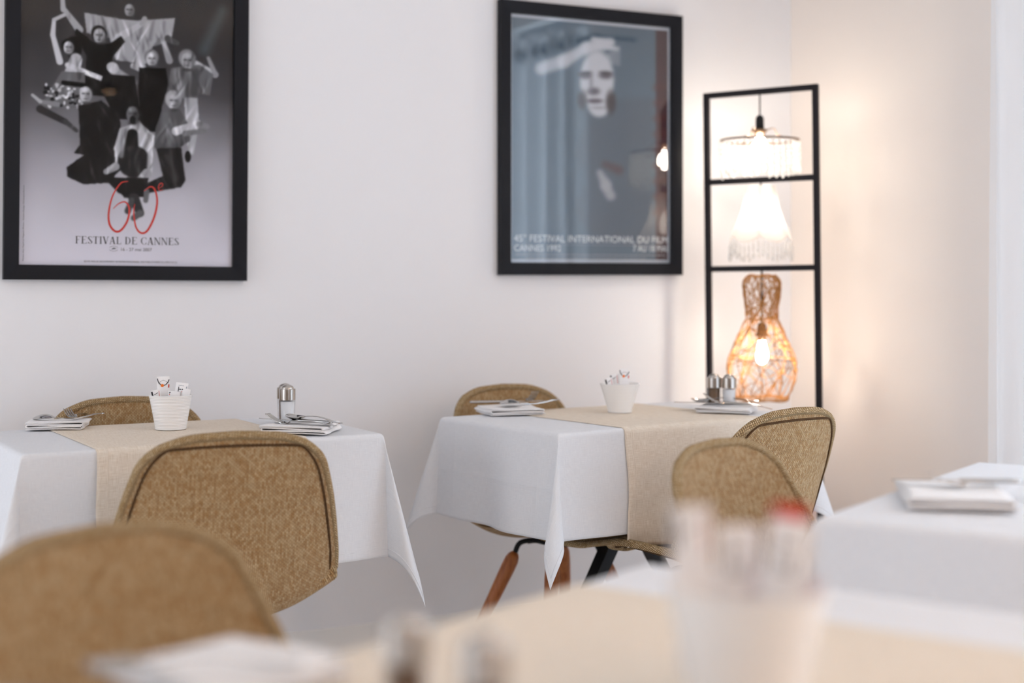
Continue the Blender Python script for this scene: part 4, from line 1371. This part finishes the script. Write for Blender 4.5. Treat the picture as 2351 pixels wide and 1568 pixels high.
# roman capitals built from thick and thin strokes
def serif_glyph(ch):
    T, S, h = .15, .05, .045; q = []
    def stem(x, t=T, top=True, bot=True, sw=.09):
        q.append([(x, 0), (x + t, 0), (x + t, 1), (x, 1)])
        for ok, y in ((bot, 0), (top, 1 - h)):
            if ok: q.append([(x - sw, y), (x + t + sw, y), (x + t + sw, y + h), (x - sw, y + h)])
    def bar(x0, x1, y, t=S, fl=0):
        q.append([(x0, y - t / 2), (x1, y - t / 2), (x1, y + t / 2), (x0, y + t / 2)])
        if fl: q.append([(x1 - .05, y), (x1 + .01, y), (x1 + .01, y + fl), (x1 - .015, y + fl)])
    def arc(cx, cy, rx, ry, a0, a1, thin=S, thick=T, n=22):
        for k in range(n):
            pts = []
            for a, s in ((a0 + (a1 - a0) * k / n, 1), (a0 + (a1 - a0) * (k + 1) / n, 1), (a0 + (a1 - a0) * (k + 1) / n, -1), (a0 + (a1 - a0) * k / n, -1)):
                c, n_ = math.cos(R(a)), math.sin(R(a)); w = (thin + (thick - thin) * abs(c) ** 1.3) / 2 * s
                pts.append((cx + (rx + w) * c, cy + (ry + w * .6) * n_))
            q.append(pts)
    def diag(x0, y0, x1, y1, t):
        q.append([(x0 - t / 2, y0), (x0 + t / 2, y0), (x1 + t / 2, y1), (x1 - t / 2, y1)])
    w = .8
    if ch == 'F': stem(.12); bar(.2, .66, .975, fl=-.2); bar(.2, .5, .52, fl=.08); w = .72
    elif ch == 'E': stem(.12); bar(.2, .68, .975, fl=-.2); bar(.2, .52, .52, fl=.08); bar(.2, .72, .025, fl=.22); w = .80
    elif ch == 'S':
        arc(.33, .75, .20, .225, 40, 200); arc(.33, .255, .22, .23, -160, 20); diag(.48, .30, .18, .70, .17); bar(.5, .54, .86, .18); bar(.08, .12, .14, .2); w = .64
    elif ch == 'T': stem(.32, top=False); bar(.02, .77, .975); bar(.02, .06, .88, .2); bar(.73, .77, .88, .2); w = .80
    elif ch == 'I': stem(.12); w = .40
    elif ch == 'V': diag(.14, 1, .42, 0, .17); diag(.70, 1, .45, 0, .055); bar(.0, .3, .978); bar(.58, .84, .978); w = .84
    elif ch == 'A': diag(.42, 1, .66, 0, .17); diag(.38, 1, .12, 0, .055); bar(.2, .6, .33); bar(.0, .26, .022); bar(.52, .82, .022); w = .84
    elif ch == 'L': stem(.12); bar(.2, .66, .025, fl=.24); w = .70
    elif ch == 'D': stem(.12); arc(.34, .5, .36, .475, -90, 90); bar(.2, .36, .975); bar(.2, .36, .025); w = .86
    elif ch == 'C': arc(.46, .5, .37, .48, 42, 318); bar(.70, .74, .80, .26); bar(.70, .74, .2, .2); w = .84
    elif ch == 'N': stem(.12, .055); stem(.74, .055, bot=False); diag(.16, 1, .76, 0, .16); bar(0, .2, .978); w = .92
    elif ch == ' ': w = .36
    return q, w
def serif_word(word, parent, m, cx, z, width, height, y):
    b = MB(); x = 0; polys = []
    for ch in word:
        q, w = serif_glyph(ch)
        polys += [[(px + x, pz) for px, pz in p] for p in q]; x += w + .035
    k = width / x
    for n_, p in enumerate(polys):
        a = sum(p[i][0] * p[(i + 1) % len(p)][1] - p[(i + 1) % len(p)][0] * p[i][1] for i in range(len(p)))
        if a < 0: p = p[::-1]
        b.poly([(cx - width / 2 + px * k, y, z + pz * height) for px, pz in p])
    return b.build('lettering', m, parent, smooth=False)
x, z = P1(670, 1322); serif_word('FESTIVAL DE CANNES', t1, M_pink, x, z, 565 / 1158 * PW, 40 / 1545 * PH, YP)
x, z = P1(628, 1358); text('16 - 27 mai 2007', t1, M_pink, x, z, YP, width=168 / 1158 * PW, height=17 / 1545 * PH)
x, z = P1(435, 1422); text('EDITE PAR LE GROUPEMENT INTERPROFESSIONNEL DES PUBLICITAIRES DU SPECTACLE', t1, M_pink, x, z, YP, width=505 / 1158 * PW, height=9 / 1545 * PH)
x, z = P1(123, 1420); text('Photos: Alex Majoli (c) Magnum Photos - Graphic Design: Christophe Renard', t1, M_pink, x, z, YP, width=400 / 1545 * PH, height=9 / 1158 * PW, rot=-90)
def ribbon2(b, pts, widths, y):
    n = len(pts); L, Rr = [], []
    for i in range(n):
        x0, z0 = pts[max(i - 1, 0)]; x1, z1 = pts[min(i + 1, n - 1)]
        dx, dz = x1 - x0, z1 - z0; ln = math.hypot(dx, dz) or 1
        w = widths[i] / 2; L.append((pts[i][0] - dz / ln * w, y, pts[i][1] + dx / ln * w)); Rr.append((pts[i][0] + dz / ln * w, y, pts[i][1] - dx / ln * w))
    b.grid([Rr, L])
def swash(pts, w0, w1, name='numeral'):
    q = [(v.x, v.y) for v in catmull([Vector((a, c, 0)) for a, c in pts], 60)]
    q = [P1(a, c) for a, c in q]; n = len(q)
    ws = [(w0 + (w1 - w0) * math.sin(math.pi * i / (n - 1)) ** .8) / 1158 * PW for i in range(n)]
    b = MB(); ribbon2(b, q, ws, YP - .0002); return b.build(name, M_pred, t1, smooth=False)
swash([(668, 978), (628, 990), (585, 1060), (565, 1150), (570, 1215), (600, 1252), (632, 1245), (665, 1195), (676, 1130), (655, 1092), (620, 1100), (588, 1130)], 3, 12)
swash([(705, 1100), (700, 1150), (712, 1225), (740, 1258), (775, 1245), (812, 1170), (828, 1085), (815, 1020), (790, 1003), (755, 1028)], 3, 12)
swash([(834, 1010), (855, 998), (856, 983), (842, 985), (834, 1005), (842, 1022), (860, 1016)], 2, 5)
b = MB(); x, z = P1(593, 1347)
for a0, a1 in ((200, 340), (20, 160)):
    ribbon2(b, [(x + .0125 * math.cos(R(a)), z + .007 * math.sin(R(a))) for a in np.linspace(a0, a1, 16)], [.0008] * 16, YP)
ribbon2(b, [(x - .006, z - .002), (x, z + .001), (x + .007, z)], [.001, .004, .001], YP)
b.build('emblem', M_pink, t1, smooth=False)

# --- darker poster with a pale face (plain generic face)
t2 = frame_poster('black framed bluish poster of a pale face, beside the lamp stand', 2.489, 1.1455, 0, w=.614)
A = Art(260, 350, lambda U, V: 120 + 865 * U, lambda U, V: (75 + 80 * U) + (1437 - 75 - 80 * U) * (1 - V))
A.c[:] = np.array((.35, .42, .48))  # bluish grey puts part of the curtain's reflection into the print
for k in range(14):
    A.cap(520 + 30 * math.sin(k), 600 + 50 * k, 16, 860, 560 + 60 * k, 26, (.27, .18, .17), 60, .16)
A.poly([(905, 60), (990, 60), (990, 1440), (905, 1440)], (.27, .15, .16), .85)
for k in range(9):
    A.cap(905, 480 + 85 * k, 10, 975, 470 + 85 * k, 16, (.36, .22, .21), 40, .7)
sk = (.80, .81, .84)
A.cap(285, 375, 34, 400, 335, 36, sk, 30, .85); A.cap(400, 335, 34, 525, 262, 28, sk, 26, .9); A.cap(525, 262, 34, 650, 235, 26, sk, 26, .95)
A.cap(560, 215, 14, 660, 228, 12, sk, 16); A.cap(580, 250, 16, 690, 268, 10, sk, 16)
for k in range(6): A.cap(640, 300 + 8 * k, 6, 700, 262 + 18 * k, 8, (.7, .71, .74), 18, .5)
A.ell(580, 440, 92, 165, sk, .25); A.ell(592, 585, 58, 55, sk, .4)
A.ell(515, 412, 34, 20, (.30, .28, .32), .9, .9); A.ell(628, 412, 36, 20, (.30, .28, .32), .9, .9)
A.ell(517, 400, 32, 7, (.2, .18, .2), .9, .8, -6); A.ell(628, 398, 34, 7, (.2, .18, .2), .9, .8, 6)
A.ell(562, 500, 32, 20, (.34, .32, .36), .9, .9); A.ell(548, 455, 10, 48, (.55, .54, .58), 1.2, .7)
A.ell(568, 553, 42, 13, (.32, .28, .32), .7, .9); A.ell(500, 545, 24, 46, (.22, .19, .2), .9, .8); A.ell(655, 560, 26, 60, (.22, .19, .2), .9, .9)
A.ell(590, 590, 40, 7, (.5, .49, .52), 1.0, .6)
A.cap(595, 945, 16, 630, 1010, 30, (.66, .67, .70), 24, .9); A.cap(625, 1020, 26, 655, 1070, 26, (.66, .67, .70), 24, .9); A.cap(625, 900, 14, 700, 930, 20, (.34, .22, .21), 40, .7)
A.blur(3)
bw = 5
A.c[:bw] = A.c[-bw:] = (.78, .80, .84); A.c[:, :bw - 1] = A.c[:, -bw + 1:] = (.78, .80, .84)
A.build('poster_print', .613, PH - .001, -.007, t2).location = (0, 0, FW + PH / 2)
def P2(cx, cy):
    u = (cx - 120) / 865; yt = 75 + 80 * u
    return (u - .5) * .614, FW + (1437 - cy) / (1437 - yt) * PH
x, z = P2(143, 1322); x2, _ = P2(970, 1322); text('45\u00b0 FESTIVAL INTERNATIONAL DU FILM', t2, M_pwhite, x, z, YP, width=x2 - x, height=.0235)
x, z = P2(143, 1374); x2, _ = P2(385, 1374); text('CANNES 1992', t2, M_pwhite, x, z, YP, width=x2 - x, height=.021)
x, z = P2(775, 1374); x2, _ = P2(968, 1374); text('7 AU 18 MAI', t2, M_pwhite, x, z, YP, width=x2 - x, height=.021)
b = MB(); x, z = P2(150, 1383); x2, _ = P2(965, 1383); xm, zm = P2(385, 1338); xm2, _ = P2(965, 1338)
ribbon2(b, [(xm, zm), (xm2, zm)], [.0012] * 2, YP)
for k, (a0, a1) in enumerate(((150, 960), (205, 850))):
    xx, zz_ = P2(a0, 1392 + 18 * k); xe, _ = P2(a1, 1392); rq = random.Random(k)
    while xx < xe:
        w = rq.uniform(.008, .022); ribbon2(b, [(xx, zz_), (min(xx + w, xe), zz_)], [.0028] * 2, YP); xx += w + .003
b.build('small_print', mat('print_ink_pale', srgb(150, 150, 156), .6), t2, smooth=False)
